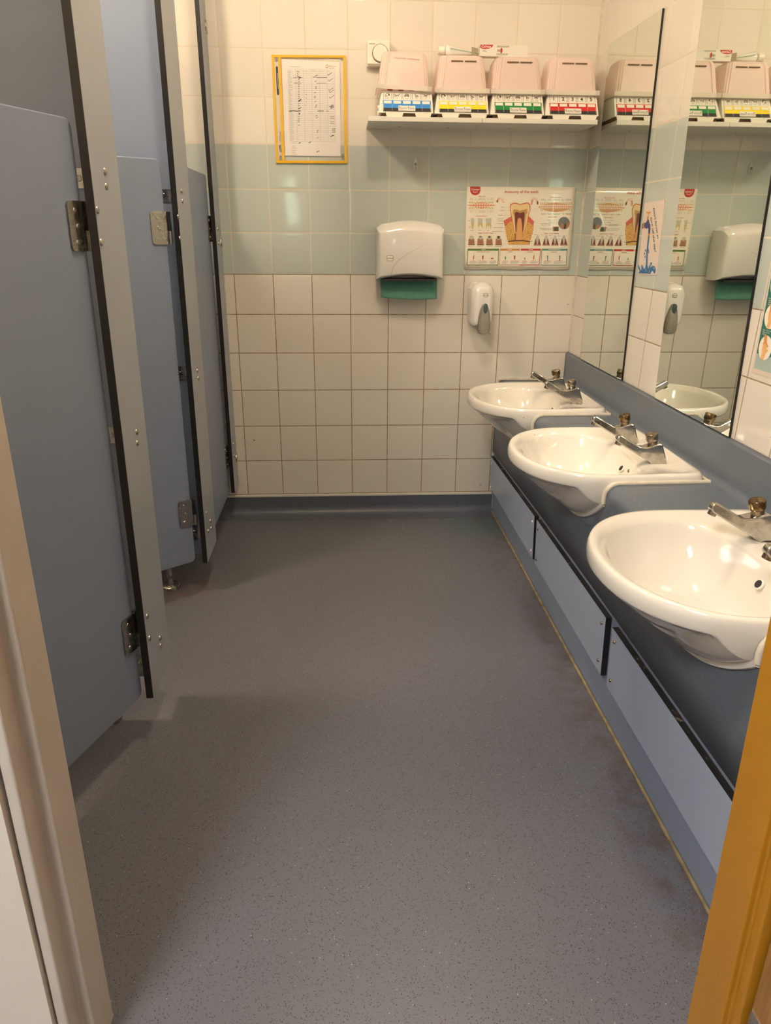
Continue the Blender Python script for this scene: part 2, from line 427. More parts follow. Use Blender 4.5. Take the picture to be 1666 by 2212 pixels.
# ------------------------------------------------------------------ the room
W = 1.3483
XL = -1.45
YF = -2.18
ZC = 2.64
mb = MB(); mb.box(-2.2, 2.3, YW - 0.1, 0.1, -0.06, 0.0); structure(part('floor', mb, M_FLOOR))
mb = MB(); mb.box(-2.2, 2.3, YW - 0.1, 0.1, ZC, ZC + 0.06); structure(part('ceiling', mb, M_PLASTER))
mb = MB(); mb.box(XL - 0.1, W + 0.1, 0.0, 0.1, 0.0, ZC); structure(part('wall_back', mb, M_TILE_B))
mb = MB(); mb.box(W, W + 0.1, YF - 0.01, 0.0, 0.0, ZC); structure(part('wall_right', mb, M_TILE_R))
mb = MB(); mb.box(XL - 0.1, XL, YF - 0.01, 0.0, 0.0, ZC); structure(part('wall_left', mb, M_TILE_L))
mb = MB(); mb.box(-2.2, 0.009, YF - 0.10, YF, 0.0, ZC); mb.box(1.01, 2.3, YF - 0.10, YF, 0.0, ZC); mb.box(0.009, 1.01, YF - 0.10, YF, 2.06, ZC)
structure(part('wall_front', mb, M_WALLPAINT))
# corridor the photographer stands in
mb = MB(); mb.box(-2.2, -2.1, YW, YF - 0.1, 0, ZC); structure(part('wall_corridor_left', mb, M_WALLPAINT))
mb = MB(); mb.box(2.2, 2.3, YW, YF - 0.1, 0, ZC); structure(part('wall_corridor_right', mb, M_WALLPAINT))
mb = MB()
mb.box(-2.2, WIN[0], YW - 0.1, YW, 0, ZC); mb.box(WIN[1], 2.3, YW - 0.1, YW, 0, ZC)
mb.box(WIN[0], WIN[1], YW - 0.1, YW, 0, WIN[2]); mb.box(WIN[0], WIN[1], YW - 0.1, YW, WIN[3], ZC)
structure(part('wall_corridor', mb, M_WALLPAINT))
mb = MB()
for x0, x1, z0, z1 in ((WIN[0], WIN[0] + .02, WIN[2], WIN[3]), (WIN[1] - .02, WIN[1], WIN[2], WIN[3]), (WIN[0] + .02, WIN[1] - .02, WIN[2], WIN[2] + .02), (WIN[0] + .02, WIN[1] - .02, WIN[3] - .02, WIN[3])):
    mb.box(x0, x1, YW - 0.07, YW - 0.02, z0, z1)
structure(part('window_1', mb, M_WHITEPAINT))

# coved vinyl skirting and the pale trim above it
mb = MB(); prof = [(0.0, 0.083), (-0.006, 0.083), (-0.007, 0.045)]
for k in range(7):
    t = k / 6 * PI / 2
    prof.append((-0.007 - 0.034 * (1 - math.cos(t)), 0.036 - 0.034 * math.sin(t)))
prof += [(-0.075, 0.0012), (-0.075, 0.0), (0.0, 0.0)]
mb.prism(prof, lambda a, b: (XL, a, b), lambda a, b: (1.064, a, b)); structure(part('baseboard_back', mb, M_COVE, smooth=40))
mb = MB(); mb.box(XL, 1.062, -0.008, 0.0, 0.080, 0.0905); structure(part('trim_1', mb, M_SHELF, bevel=0.002))

mb = MB(); mb.box(W - .005, W, -.005, 0, .70, ZC); structure(part('trim_5', mb, M_SEAL))
# door frame: white-painted stepped jamb on the left, ochre jamb on the right
mb = MB(); jl = [(0.0405, -2.171), (0.0405, -2.237), (0.025, -2.237), (0.025, -2.2735), (0.010, -2.2735), (0.010, -2.171)]
mb.prism(jl, lambda a, b: (a, b, 0.0), lambda a, b: (a + 0.012, b, 2.04)); structure(part('trim_2', mb, M_CREAMPAINT, bevel=0.0035, segs=3), 'white painted stepped door jamb at left')
mb = MB(); jr = [(0.927, -2.245), (0.927, -2.319), (0.937, -2.319), (0.937, -2.338), (1.045, -2.338), (1.045, -2.245)]
mb.prism(jr, lambda a, b: (a, b, 0.0), lambda a, b: (a - (0.019 * 2.04 if a < 1 else 0), b, 2.04)); structure(part('trim_3', mb, M_ORANGE, bevel=0.003, segs=3), 'ochre painted door jamb at right')
mb = MB(); mb.box(-0.02, 1.045, -2.338, -2.171, 2.04, 2.10); structure(part('trim_4', mb, M_CREAMPAINT, bevel=0.003))
door = part('door_1', MB().box(0.943, 0.985, -3.16, -2.342, 0.006, 2.02), M_WOOD, bevel=0.002); structure(door, 'oak veneered door leaf standing open')
part('kick_plate', MB().box(0.9415, 0.943, -3.14, -2.344, 0.012, 0.200), M_STEEL, door)

# ------------------------------------------------------------------ ceiling lamps
M_LAMP = emit('lamp_diffuser_glow', LAMP_COL, 1.0)
for i, (lx, ly, st) in enumerate(LAMPS):
    t = thing('ceiling_light', ['round ceiling light over the cubicles', 'round ceiling light over the wash basins'][i], 'ceiling light', (lx, ly, ZC), 'washroom ceiling lights')
    mb = MB(); mb.cyl((lx, ly, ZC), (lx, ly, ZC - 0.04), 0.14, 0.135, 40); part('rim', mb, M_SHELF, t, smooth=40)
    mb = MB(); mb.cyl((lx, ly, ZC - 0.04), (lx, ly, ZC - 0.135), 0, n=40, rings=[(0, .12), (.35, .118), (.65, .104), (.85, .076), (.97, .032), (1, .01)]); part('diffuser', mb, emit('lamp_glow_%s' % 'ab'[i], LAMP_COL, st), t, smooth=40)
t = thing('ceiling_light', 'unseen square fill light added on the corridor ceiling', 'ceiling light', (-0.5, -3.55, ZC))  # out of view, added to brighten the door jamb and vanity front
part('rim', MB().box(-0.82, -0.18, -3.87, -3.23, ZC - 0.03, ZC), M_SHELF, t)
part('diffuser', MB().box(-0.80, -0.20, -3.85, -3.25, ZC - 0.034, ZC - 0.03), emit('corridor_fill_glow', (1.0, 0.95, 0.91), CORRIDOR_FILL), t)

# ------------------------------------------------------------------ toilet cubicles
SH = 0.030
def sh(p): return Vector((p[0], p[1] + SH * (p[2] - 0.118), p[2]))
def bolt(root, x, y, z):
    mb = MB(); p = sh((x, y, z)); mb.cyl(p, p + Vector((0.004, 0, 0)), 0, n=14, rings=[(0, 0.0075), (0.55, 0.0072), (0.9, 0.005), (1.0, 0.0015)])
    part('bolt', mb, M_STEEL, root, smooth=50)
PIL = [(-1.498, -1.317, -0.061, -0.045, 0.118, 'grey cubicle post panel with black edge, nearest the doorway'),
       (-0.747, -0.562, -0.061, -0.045, 0.118, 'grey cubicle post panel with black edge, middle of three'),
       (-0.118, -0.001, -0.053, -0.038, 0.142, 'narrow grey cubicle post panel against the tiled back wall')]
for i, (y0, y1, x0, x1, zb, lab) in enumerate(PIL):
    t = thing('cubicle_post', lab, 'cubicle post', (-0.05, (y0 + y1) / 2, zb), 'cubicle post panels')
    ztop = 1.97
    if i == 2:
        f = None
    else: f = sh
    part('panel', MB().box(x0, x1, y0 + 0.001, y1, zb, ztop, f), M_GREY, t)
    part('edge', MB().box(x0 - 0.0004, x1 - 0.0006, y0 - 0.0005, y0 + 0.0012, zb - 0.0003, ztop, f), M_BLACK, t, label='black core edge')
    if i == 0:
        for z, y in ((1.261, -1.412), (1.234, -1.413), (0.736, -1.395), (0.712, -1.40), (0.2175, -1.394), (0.196, -1.394)): bolt(t, x1, y, z)
        for z in (1.189, 1.132): bolt(t, x1, -1.488, z)
        for z in (0.3225, 0.266): bolt(t, x1, -1.476, z)
    elif i == 1:
        for z, y in ((1.261, -.678), (1.234, -.677), (.741, -.662), (.716, -.658), (.229, -.65), (.200, -.645)): bolt(t, x1, y, z)
        for z in (1.19, 1.1326): bolt(t, x1, -.738 - .02, z)
        for z in (.2775, .2126): bolt(t, x1, -.700, z)
    else:
        SHs = SH; SH = 0
        for z in (1.16, 1.11, 0.34, 0.29): bolt(t, x1, -0.075, z)
        SH = SHs
        for z in (1.81, 1.113, 0.262):
            mb = MB(); mb.cyl((x1, -0.013, z), (x1 + 0.004, -0.013, z), 0.021, 0.019, 24); part('wall_bracket', mb, M_STEEL, t, smooth=40)

def cubicle_door(hx, hy, dx, dy, length, z0, z1, lab, shear=True):
    l = math.hypot(dx, dy); dx /= l; dy /= l
    nx, ny = -dy, dx                      # normal that faces the room
    if nx < 0: nx, ny = -nx, -ny
    f = sh if shear else (lambda p: Vector(p))
    def at(a, n, z): return f((hx + dx * a + nx * n, hy + dy * a + ny * n, z))
    t = thing('cubicle_door', lab, 'cubicle door', (hx, hy, z0), 'cubicle doors')
    r = 0.018
    out = []
    for cx, cz, a0 in ((length - r, z1 - r, 0), (r, z1 - r, 1), (r, z0 + r, 2), (length - r, z0 + r, 3)):
        for k in range(6):
            a = (a0 + k / 5) * PI / 2
            out.append((cx + r * math.cos(a), cz + r * math.sin(a)))
    mb = MB(); mb.prism(out, lambda a, b: at(a, 0, b), lambda a, b: at(a, -0.013, b))
    part('door_panel', mb, M_BLUE, t, bevel=0.003, segs=3)
    for zc in (1.16, 0.295):
        h = MB(); pl = []
        for cx, cz, a0 in ((0.045 - .008, zc + .044 - .008, 0), (-.006, zc + .044, 1), (-.006, zc - .044, 2), (0.045 - .008, zc - .044 + .008, 3)):
            for k in range(5):
                a = (a0 + k / 4) * PI / 2; rr = 0.008 if a0 in (0, 3) else 0.0005
                pl.append((cx + rr * math.cos(a), cz + rr * math.sin(a)))
        h.prism(pl, lambda a, b: at(a, 0.004, b), lambda a, b: at(a, 0.0002, b))
        hg = part('hinge', h, M_STEEL_D, t)
        k = MB(); k.prism([(-.020, zc - .044), (-.0065, zc - .044), (-.0065, zc + .044), (-.020, zc + .044)], lambda a, b: at(a, -.004, b), lambda a, b: at(a, -.007, b)); part('hinge_plate', k, M_STEEL, hg)
        k = MB(); k.cyl(at(-0.008, 0.006, zc - 0.044), at(-0.008, 0.006, zc - 0.008), 0.0055, n=14); part('knuckle', k, M_STEEL, hg, smooth=40)
        k = MB(); k.cyl(at(-0.008, 0.006, zc - 0.008), at(-0.008, 0.006, zc + 0.004), 0.0052, n=14); k.cyl(at(-0.008, 0.006, zc + 0.004), at(-0.008, 0.006, zc + 0.043), 0.0048, n=14); part('bush', k, M_BLACK, hg, smooth=40)
        for zz, aa in ((0.028, .026), (0.0, .022), (-0.028, .028)):
            k = MB(); k.cyl(at(aa, 0.004, zc + zz), at(aa, 0.0055, zc + zz), 0.0048, 0.004, 14); part('screw', k, M_STEEL, hg, smooth=40)
    return t
cubicle_door(-0.0725, -1.489, -0.0915, -0.257, 0.56, 0.120, 1.343, 'pale blue cubicle door ajar, nearest the doorway')
cubicle_door(-0.086, -0.7365, -0.0985, -0.0745, 0.56, 0.120, 1.340, 'pale blue cubicle door swung well inward behind the middle post')
cubicle_door(-0.0625, -0.100, 0.0, -1.0, 0.452, 0.138, 1.340, 'pale blue cubicle door, closed, beside the tiled back wall', False)

for y, zs, lab, fx in ((-1.425, ((1.247, 0.036), (0.737, 0.036), (0.165, 0.05)), 'tall blue partition panel between the first and second cubicle', -0.188),
                   (-0.695, ((1.247, 0.034), (0.738, 0.044), (0.208, 0.054)), 'tall blue partition panel between the second and last cubicle', -0.190)):
    t = thing('cubicle_partition', lab, 'partition', (-0.7, y, 0.0), 'cubicle partitions')
    part('panel', MB().box(XL + 0.004, -0.0625, y, y + 0.013, 0.13, 1.83, sh), M_BLUE, t)
    for z, hh in zs:
        br = part('bracket', MB().box(-0.112, -0.0625, y - 0.0022, y - 0.0003, z - hh / 2, z + hh / 2, sh), M_STEEL, t)
        k = MB(); p = sh((-0.091, y - 0.0022, z)); k.cyl(p, p + Vector((0, -0.0015, 0)), 0.006, 0.005, 14); part('screw', k, M_STEEL_D, br, smooth=40)
    k = MB(); k.cyl((fx, y + 0.0065, 0.011), (fx, y + 0.0065, 0.131), 0.0095, n=18); ft = part('foot', k, M_STEEL, t, smooth=40)
    k = MB(); k.cyl((fx, y + 0.0065, 0.0), (fx, y + 0.0065, 0.012), 0, n=28, rings=[(0, 0.031), (0.8, 0.031), (1, 0.028)]); part('flange', k, M_STEEL, ft, smooth=40)

# ------------------------------------------------------------------ wash basins and their worktop
ZT = 0.583; XF = 1.054
def zw(y): return -0.024 * max(0.0, (y + 1.46) / 1.46) ** 1.6
def xb(z): return 1.068 - .010 * z / .3
BY = [-0.385, -1.09, -1.795]
HB = 0.243
def zside(r): return .434 + .0985 * (r * HB / .24) ** 2
BX = 1.05
def in_outer(x, y):
    if x < 1.09: return ((1.09 - x) / 0.2185) ** 2.15 + (abs(y) / HB) ** 2.15 <= 1
    return ((x - 1.09) / 0.220) ** 16 + (abs(y) / (HB - 0.004 * (x - 1.09) / 0.22)) ** 16 <= 1
def in_open(x, y):
    if x < 1.075: return ((1.075 - x) / 0.166) ** 2.15 + (abs(y) / 0.204) ** 2.15 <= 1
    return ((x - 1.075) / 0.120) ** 2.8 + (abs(y) / 0.204) ** 2.8 <= 1
def radius(fn, cx, ang):
    lo, hi = 0.0, 0.5; c, s = math.cos(ang), math.sin(ang)
    for _ in range(40):
        m = (lo + hi) / 2
        if fn(cx + c * m, s * m): lo = m
        else: hi = m
    return lo
NA = 160
CXB = 1.085
ANG = [2 * PI * i / NA for i in range(NA)]
RO = [radius(in_outer, CXB, a) for a in ANG]; RI = [radius(in_open, CXB, a) for a in ANG]
def basin(y0, label):
    t = thing('wash_basin', label, 'wash basin', (1.05, y0, ZT), 'semi recessed wash basins')
    mb = MB(); rings = []
    def ring(rad, zs): return [(CXB + math.cos(a) * rad[i], y0 + math.sin(a) * rad[i], zs[i] if isinstance(zs, list) else zs) for i, a in enumerate(ANG)]
    prof = [(.08, .450), (.16, .452), (.30, .456), (.45, .464), (.60, .478), (.72, .496), (.82, .518), (.90, .543), (.95, .562), (.98, .575), (1.0, .583)]
    for s, z in prof: rings.append(ring([r * s for r in RI], z))
    for f, z in ((.06, .587), (.18, .5915)): rings.append(ring([ri + (ro - ri) * f for ri, ro in zip(RI, RO)], z))
    back = [max(0.0, math.cos(a)) for a in ANG]
    rings.append(ring([ri + (ro - ri) * (.38 + .46 * b) for ri, ro, b in zip(RI, RO, back)], [.5985 - .0075 * b for b in back]))
    rings.append(ring([ri + (ro - ri) * (.62 + .30 * b) for ri, ro, b in zip(RI, RO, back)], .6025))
    for q, z in ((.972, .6025), (.983, .6005), (.992, .5965), (.998, .5905), (1.0, .584), (.9985, .576), (.994, .570)):
        rings.append(ring([max(ro * q, ri + (ro - ri) * (.76 + .18 * b)) for ri, ro, b in zip(RI, RO, back)], z))
    # underside: shrink the outline towards the foot of the bowl
    for s in (1.0, .985, .95, .9, .84, .76, .68, .58, .48, .38, .28, .18, .10, .04):
        r = []
        for i, a in enumerate(ANG):
            ox, oy = CXB + math.cos(a) * RO[i] * .99, math.sin(a) * RO[i] * .99
            x = BX + (ox - BX) * s; y = oy * s
            zp = .462 + .118 * s ** 1.9
            dx = min(0.0, x - XF)
            zbb = .434 + .1 * ((dx / .085) ** 2 + (y / .24) ** 2)
            hh = max(0.0, min(1.0, .5 + .5 * (zp - zbb) / .030))
            zz = zp + (zbb - zp) * hh - .030 * hh * (1 - hh)
            zz = min(zz, .568 if s > .97 else .56)
            r.append((x, y0 + y, zz))
        rings.append(r)
    mb.loft(rings)
    part('bowl', mb, M_CERAMIC, t, smooth=75)
    # sealant along the counter and down the front of the cabinet
    P = []
    P.append((1.314, y0 - HB + .002, ZT + .002)); P.append((1.20, y0 - HB - .001, ZT + .002)); P.append((1.10, y0 - HB - .003, ZT + .002))
    for k in range(5):
        a = k / 4 * PI / 2
        P.append((XF + .030 - .033 * math.sin(a), y0 - HB - .004, ZT - .030 + .033 * math.cos(a)))
    P.append((XF - .003, y0 - HB - .005, .534))
    Q = [(p[0], 2 * y0 - p[1], p[2]) for p in P]
    mb = MB(); mb.tube(P, 0.0065, 8); part('sealant_bead', mb, M_SEAL, t, smooth=60)
    mb = MB(); mb.tube(Q, 0.0065, 8); part('sealant_bead', mb, M_SEAL, t, smooth=60)
    n = 48; U = []
    for k in range(n + 1):
        q = -1.0 + 2.0 * k / n
        e = 1e-3; sl = (zside(abs(q + e)) - zside(abs(q - e))) / (2 * e * HB)
        l = math.hypot(1, sl); ny, nz = sl / l, -1 / l
        yy, zz = y0 + HB * q, zside(abs(q)) + .003
        U.append([(XF - .006, yy, zz), (XF - .006, yy + ny * .0105, zz + nz * .0105), (XF - .003, yy + ny * .0125, zz + nz * .0125), (XF + .001, yy + ny * .0125, zz + nz * .0125), (XF + .001, yy, zz)])
    mb = MB(); mb.loft(U); part('bowl_flange', mb, M_CERAMIC, t, smooth=50)
    k = MB(); k.tube([(1.312, y0 - HB + .006, ZT + .003), (1.312, y0 + HB - .006, ZT + .003)], 0.004, 8); part('sealant_bead', k, M_SEAL, t, smooth=60)
    # overflow, chain stay and waste
    a = RI[0]
    ox = CXB + a * 0.93; oz = .555
    nrm = Vector((-.55, 0, .35)).normalized()
    c0 = Vector((ox - .004, y0 - .012, oz - .008))
    k = MB(); k.cyl(c0, c0 + nrm * 0.004, 0, n=24, rings=[(0, .0112), (.6, .0108), (1, .0085)]); ov = part('overflow', k, M_CERAMIC, t, smooth=40)
    k = MB(); k.cyl(c0 + nrm * 0.0040, c0 + nrm * 0.0043, .0080, n=24); part('overflow_hole', k, M_INK, ov)
    c1 = c0 + Vector((0.006, -.04, .006))
    k = MB(); k.cyl(c1, c1 + nrm * .006, 0, n=16, rings=[(0, .006), (.5, .006), (1, .003)]); part('chain_stay', k, M_CAP, t, smooth=40)
    k = MB(); k.cyl((CXB, y0, .4505), (CXB, y0, .4545), 0, n=28, rings=[(0, .028), (.7, .028), (1, .022)]); wa = part('waste', k, M_CHROME, t, smooth=40)
    k = MB(); k.cyl((CXB, y0, .4546), (CXB, y0, .4552), .018, n=24); part('waste_hole', k, M_INK, wa)
    return t
b0 = basin(BY[0], 'cream wash basin farthest away, in the corner by the tiled back wall')
dup(b0, (1.05, BY[1], ZT), 'cream wash basin in the middle of the row of three')
dup(b0, (1.05, BY[2], ZT), 'cream wash basin nearest the doorway, cut off at the right')

# worktop: fascia, rounded nosing, top, cove and upstand as one formed sheet, cut out round the basins
YN = -2.168
CUT = 0.232
arcN = [(XF + .030 - .030 * math.cos(k / 5 * PI / 2), ZT - .030 + .030 * math.sin(k / 5 * PI / 2)) for k in range(6)]
XU = 1.334
arcC = [(XU - .018 + .018 * math.sin(k / 5 * PI / 2), ZT + .018 - .018 * math.cos(k / 5 * PI / 2)) for k in range(6)]
ZB = zside(CUT / HB) + .003
FULL = [(XF, .299), (XF, .40), (XF, .48), (XF, ZB), (XF, .547)] + arcN + [(1.16, ZT), (1.296, ZT)] + arcC + [(XU, .692), (W - .0005, .697)]
BACK = [(1.296, ZT)] + arcC + [(XU, .692), (W - .0005, .697)]
cols = []
edges = [-0.003]
for b in BY: edges += [b + CUT, b - CUT]
edges.append(YN)
mb = MB()
def strip(ys, profs):
    R = [[mb.bm.verts.new((x, y, z + (zw(y) if z < .31 else 0))) for x, z in p] for y, p in zip(ys, profs)]
    for a, b in zip(R, R[1:]):
        for i in range(len(a) - 1): mb.bm.faces.new((a[i], a[i + 1], b[i + 1], b[i]))
for i in range(0, len(edges), 2):
    yy = [edges[i] + (edges[i + 1] - edges[i]) * k / 6 for k in range(7)]; strip(yy, [FULL] * 7)
for b in BY:
    strip([b + CUT, b - CUT], [BACK, BACK])
    ys = [b + CUT - 2 * CUT * k / 40 for k in range(41)]
    strip(ys, [[(XF, .299), (XF, .40), (XF, .48 if zz > .50 else (.40 + zz) / 2), (XF, zz)] for y, zz in [(y, zside(abs(y - b) / HB) + .003) for y in ys]])
bmesh.ops.remove_doubles(mb.bm, verts=mb.bm.verts, dist=1e-5)
wt = part('worktop', mb, M_COUNTER, smooth=24)
sol = wt.modifiers.new('thickness', 'SOLIDIFY'); sol.thickness = 0.004; sol.offset = -1
tag(wt, 'speckled blue-grey worktop with curved front and upstand, running under the mirrors', 'worktop')
part('sealant', MB().box(1.06, XU - .01, -0.006, -0.0005, ZT - .001, ZT + .008), M_SEAL, wt, bevel=.002)

t = thing('vanity_base', 'pale blue base board behind the access panels, down to the floor', 'base board', (1.066, -1.08, 0))
part('board', MB().box(0, .012, YN, -0.003, 0.0, 0.330, lambda p: Vector((xb(p[2]) + .003 + p[0], p[1], p[2] + (zw(p[1]) if p[2] > .2 else 0)))), M_BLUE, t)  # duller than the panels in front: shade is put into the board's colour
k = MB(); k.tube([(1.0665, -.01, .003), (1.067, -.6, .003), (1.0655, -1.2, .003), (1.067, -1.7, .003), (1.0665, YN, .003)], .0045, 8); part('floor_sealant', k, M_DIRTY_SEAL, t, smooth=60)
for y0, y1, lab, white in ((-0.762, -0.012, 'pale blue access panel with white screw caps under the farthest basin', True),
                    (-1.455, -0.792, 'pale blue access panel with brass screws, middle of three', False),
                    (-2.165, -1.500, 'pale blue access panel nearest the doorway, half hidden by the ochre jamb', False)):
    t = thing('access_panel', lab, 'access panel', (1.058, (y0 + y1) / 2, 0.117), 'vanity access panels')
    pw = lambda p: Vector((xb(p[2]) + .003 + p[0], p[1], p[2] + (zw(p[1]) if p[2] > .2 else 0)))
    part('panel', MB().box(-.0155, -.0008, y0, y1, 0.117, 0.281, pw), M_BLUE_LIT, t)
    part('edge', MB().box(-.0152, -.0006, y0 - .0006, y1 + .0002, 0.2805, 0.2818, pw), M_EDGE_WORN, t, label='worn black top edge')
    part('edge', MB().box(-.0152, -.0006, y0 - .0010, y0 + .0004, 0.1168, 0.2818, pw), M_BLACK, t, label='black end edge')
    for yy in (y1 - .022, y0 + .022):
        for zz in (.147, .254):
            x = xb(zz) - .0125
            k = MB(); k.cyl((x + .0002, yy, zz + zw(yy)), (x - .003, yy, zz + zw(yy)), 0, n=14, rings=[(0, .0055 if white else .0042), (.6, .0052 if white else .004), (1, .003)])
            part('screw', k, M_WHITE if white else M_CAP2, t, smooth=40)

# ------------------------------------------------------------------ push taps
def tap(y, label, capmat):
    x = 1.222; z = .5915
    t = thing('push_tap', label, 'tap', (x, y, z), 'chrome push taps')
    def P(f, q, w): return Vector((x - f, y + q, z + w))
    # side profile (forward, up, half width)
    prof = [(-.041, 0, .0160), (-.004, 0, .0168), (.012, .0105, .0158), (.080, .0505, .0105), (.097, .0605, .0105), (.102, .0690, .0100), (.098, .0780, .0085), (.091, .0805, .0085),
            (.037, .0490, .0105), (.022, .0490, .0145), (-.013, .0585, .0150), (-.021, .0555, .0148)]
    mb = MB(); mb.loft([[P(f, -hw, w) for f, w, hw in prof], [P(f, hw, w) for f, w, hw in prof]])
    part('body', mb, M_CHROME, t, smooth=35, bevel=.0038, segs=3)
    k = MB(); k.cyl(P(.091, 0, .062), P(.0945, 0, .053), .0088, .0085, 18); part('spout_outlet', k, M_CAP, t, smooth=40)
    ax0 = P(.001, 0, .053); d = (P(.010, 0, .090) - P(.001, 0, .053)).normalized()
    k = MB(); k.cyl(ax0, ax0 + d * .012, .0128, n=24); part('collar', k, M_CAP, t, smooth=40)
    k = MB(); k.cyl(ax0 + d * .0105, ax0 + d * .031, 0, n=28, rings=[(0, .0130), (.10, .0150), (.25, .0158), (.92, .0158), (1, .0146)]); bt = part('push_button', k, capmat, t, smooth=40)
    k = MB(); k.cyl(ax0 + d * .0308, ax0 + d * .0313, .0018, n=10); part('indicator_dot', k, M_INK, bt)
    k = MB(); k.cyl((x + .022, y, z - .0005), (x + .022, y, z + .0012), 0, n=24, rings=[(0, .021), (1, .0195)]); part('base_ring', k, M_CAP, t, smooth=40)
    return t
where = ['the farthest basin', 'the middle basin', 'the nearest basin']
far_t = tap(BY[0] + .098, 'chrome push tap on the farthest basin, the one next to the back wall', M_CAP2)
near_t = tap(BY[0] - .098, 'chrome push tap on the farthest basin, the one nearer the doorway', M_CAP)
for i in (1, 2):
    dup(far_t, (1.222, BY[i] + .098, .5915), 'chrome push tap with brown button on %s, the one farther from the doorway' % where[i])
    dup(near_t, (1.222, BY[i] - .098, .588), ['', 'chrome push tap with clean button on the middle basin, the one nearer the doorway', 'chrome push tap on the nearest basin, only its spout in view'][i])

# ------------------------------------------------------------------ mirrors
def mirror(lab, TL, TR, BL, BR):
    t = thing('wall_mirror', lab, 'mirror', (W, (BL[0] + BR[0]) / 2, BL[1]), 'frameless wall mirrors')
    c = [TL, TR, BR, BL]
    mb = MB(); mb.prism(c, lambda a, b: (W - .0065, a, b), lambda a, b: (W - .0005, a, b)); part('back_board', mb, M_BLACK, t)
    cy = sum(p[0] for p in c) / 4; cz = sum(p[1] for p in c) / 4
    mb = MB(); mb.poly([(W - .0068, cy + (a - cy) * .9985, cz + (b - cz) * .999) for a, b in c]); part('mirror_glass', mb, M_MIRROR, t)
    return t
mirror('tall frameless mirror next to the corner and the tooth poster', (-.1345, 1.7545), (-.5757, 1.7545), (-.1727, .698), (-.6147, .698))
mirror('tall frameless mirror reflecting the towel dispenser, nearer the doorway', (-.838, 1.7545), (-1.287, 1.7545), (-.8895, .6985), (-1.3295, .6985))

# ------------------------------------------------------------------ paper towel dispenser
def wall_shell(mb, outline, secs):
    """outline: (x, z) points; secs: list of (depth from wall, inset) ; shrink towards the centroid box"""
    cx = sum(p[0] for p in outline) / len(outline); cz = sum(p[1] for p in outline) / len(outline)
    hx = max(abs(p[0] - cx) for p in outline); hz = max(abs(p[1] - cz) for p in outline)
    mb.loft([[(cx + (x - cx) * (1 - ix / hx), -d, cz + dz + (z - cz) * (1 - iz / hz)) for x, z in outline] for d, ix, iz, dz in secs])
t = thing('towel_dispenser', 'white paper towel dispenser on the tiled back wall', 'towel dispenser', (.684, 0, .98))
S = 0.962                       # its front stands off the wall, so it is a little smaller than its outline on the tiles
x0, x1, zb, zt = .548, .806, .984, 1.178
out = [(x0, zb), (x0 + .012, zb + .001)]
for k in range(9): out.append((x0 + .03 + (x1 - x0 - .06) * k / 8, zb + .010 * math.sin(PI * k / 8) + .003))
out += [(x1 - .012, zb + .001), (x1, zb), (x1, zt - .010), (x1 - .018, zt + .004)]
for k in range(9): out.append((x1 - .03 - (x1 - x0 - .06) * k / 8, zt + .006 + .012 * math.sin(PI * k / 8)))
out += [(x0 + .018, zt + .004), (x0, zt - .010)]
mb = MB(); wall_shell(mb, out, [(.001, 0, 0, 0), (.070, .001, .001, 0), (.086, .004, .006, -.002), (.098, .009, .014, -.005), (.105, .017, .022, -.007), (.108, .026, .032, -.008)])
part('cover', mb, M_WHITE, t, smooth=32)
FD = lambda yoff: (lambda u, v, L: (u, yoff - .0004 * L, v))
fl = Flat(FD(-.1082))
arc = [(.602 + .125 * (k / 14), 1.004 + .105 * math.sqrt(k / 14)) for k in range(15)]
for i in range(14): fl.line([arc[i], arc[i + 1]], .0022 * (1 - i / 15) + .0004)
printed('moulded_line_shade', fl, plain('moulded_shade', (.52, .49, .44, 1), .3), t)  # shade of the moulded curve, drawn as a flat tapering line
def badge(t, cx, cz, y, w=.024, h=.020):
    fl = Flat(FD(y)); fl.rrect(cx - w / 2, cz - h / 2, cx + w / 2, cz + h / 2, .004, 1); b = printed('badge', fl, M_LINE, t)
    fl = Flat(FD(y)); fl.rrect(cx - w / 2 + .0012, cz - h / 2 + .0012, cx + w / 2 - .0012, cz + h / 2 - .0012, .003, 2); printed('badge_face', fl, M_WPLAST, b)
    fl = Flat(FD(y)); fl.text('greenpak', cx, cz, .0056, 3, vflip=False, bold=.012); printed('badge_lettering', fl, inkmat('badge_green', 60, 90, 50), b)
badge(t, .5985, 1.062, -.1082)
part('mouth', MB().box(x0 + .028, x1 - .028, -.098, -.012, zb - .004, zb + .004), M_INK, t)
mb = MB(); R = []
for k in range(13):
    u = k / 12
    R.append([(.567 + .218 * s + .004 * u * (1 if s < .5 else -1) * 0, -.052 - .012 * u - .006 * math.sin(PI * s) * u, .986 - (.068 + .006 * s + .004 * math.sin(PI * s)) * u) for s in [j / 12 for j in range(13)]])
mb.loft(R, close=False)
o = part('paper_towel', mb, plain('green_paper_towel', (0.085, 0.25, 0.185, 1), .8, var=.15, scale=40), smooth=60)
sm = o.modifiers.new('thickness', 'SOLIDIFY'); sm.thickness = .0012
tag(o, 'green paper towel hanging out of the white towel dispenser', 'paper towel')

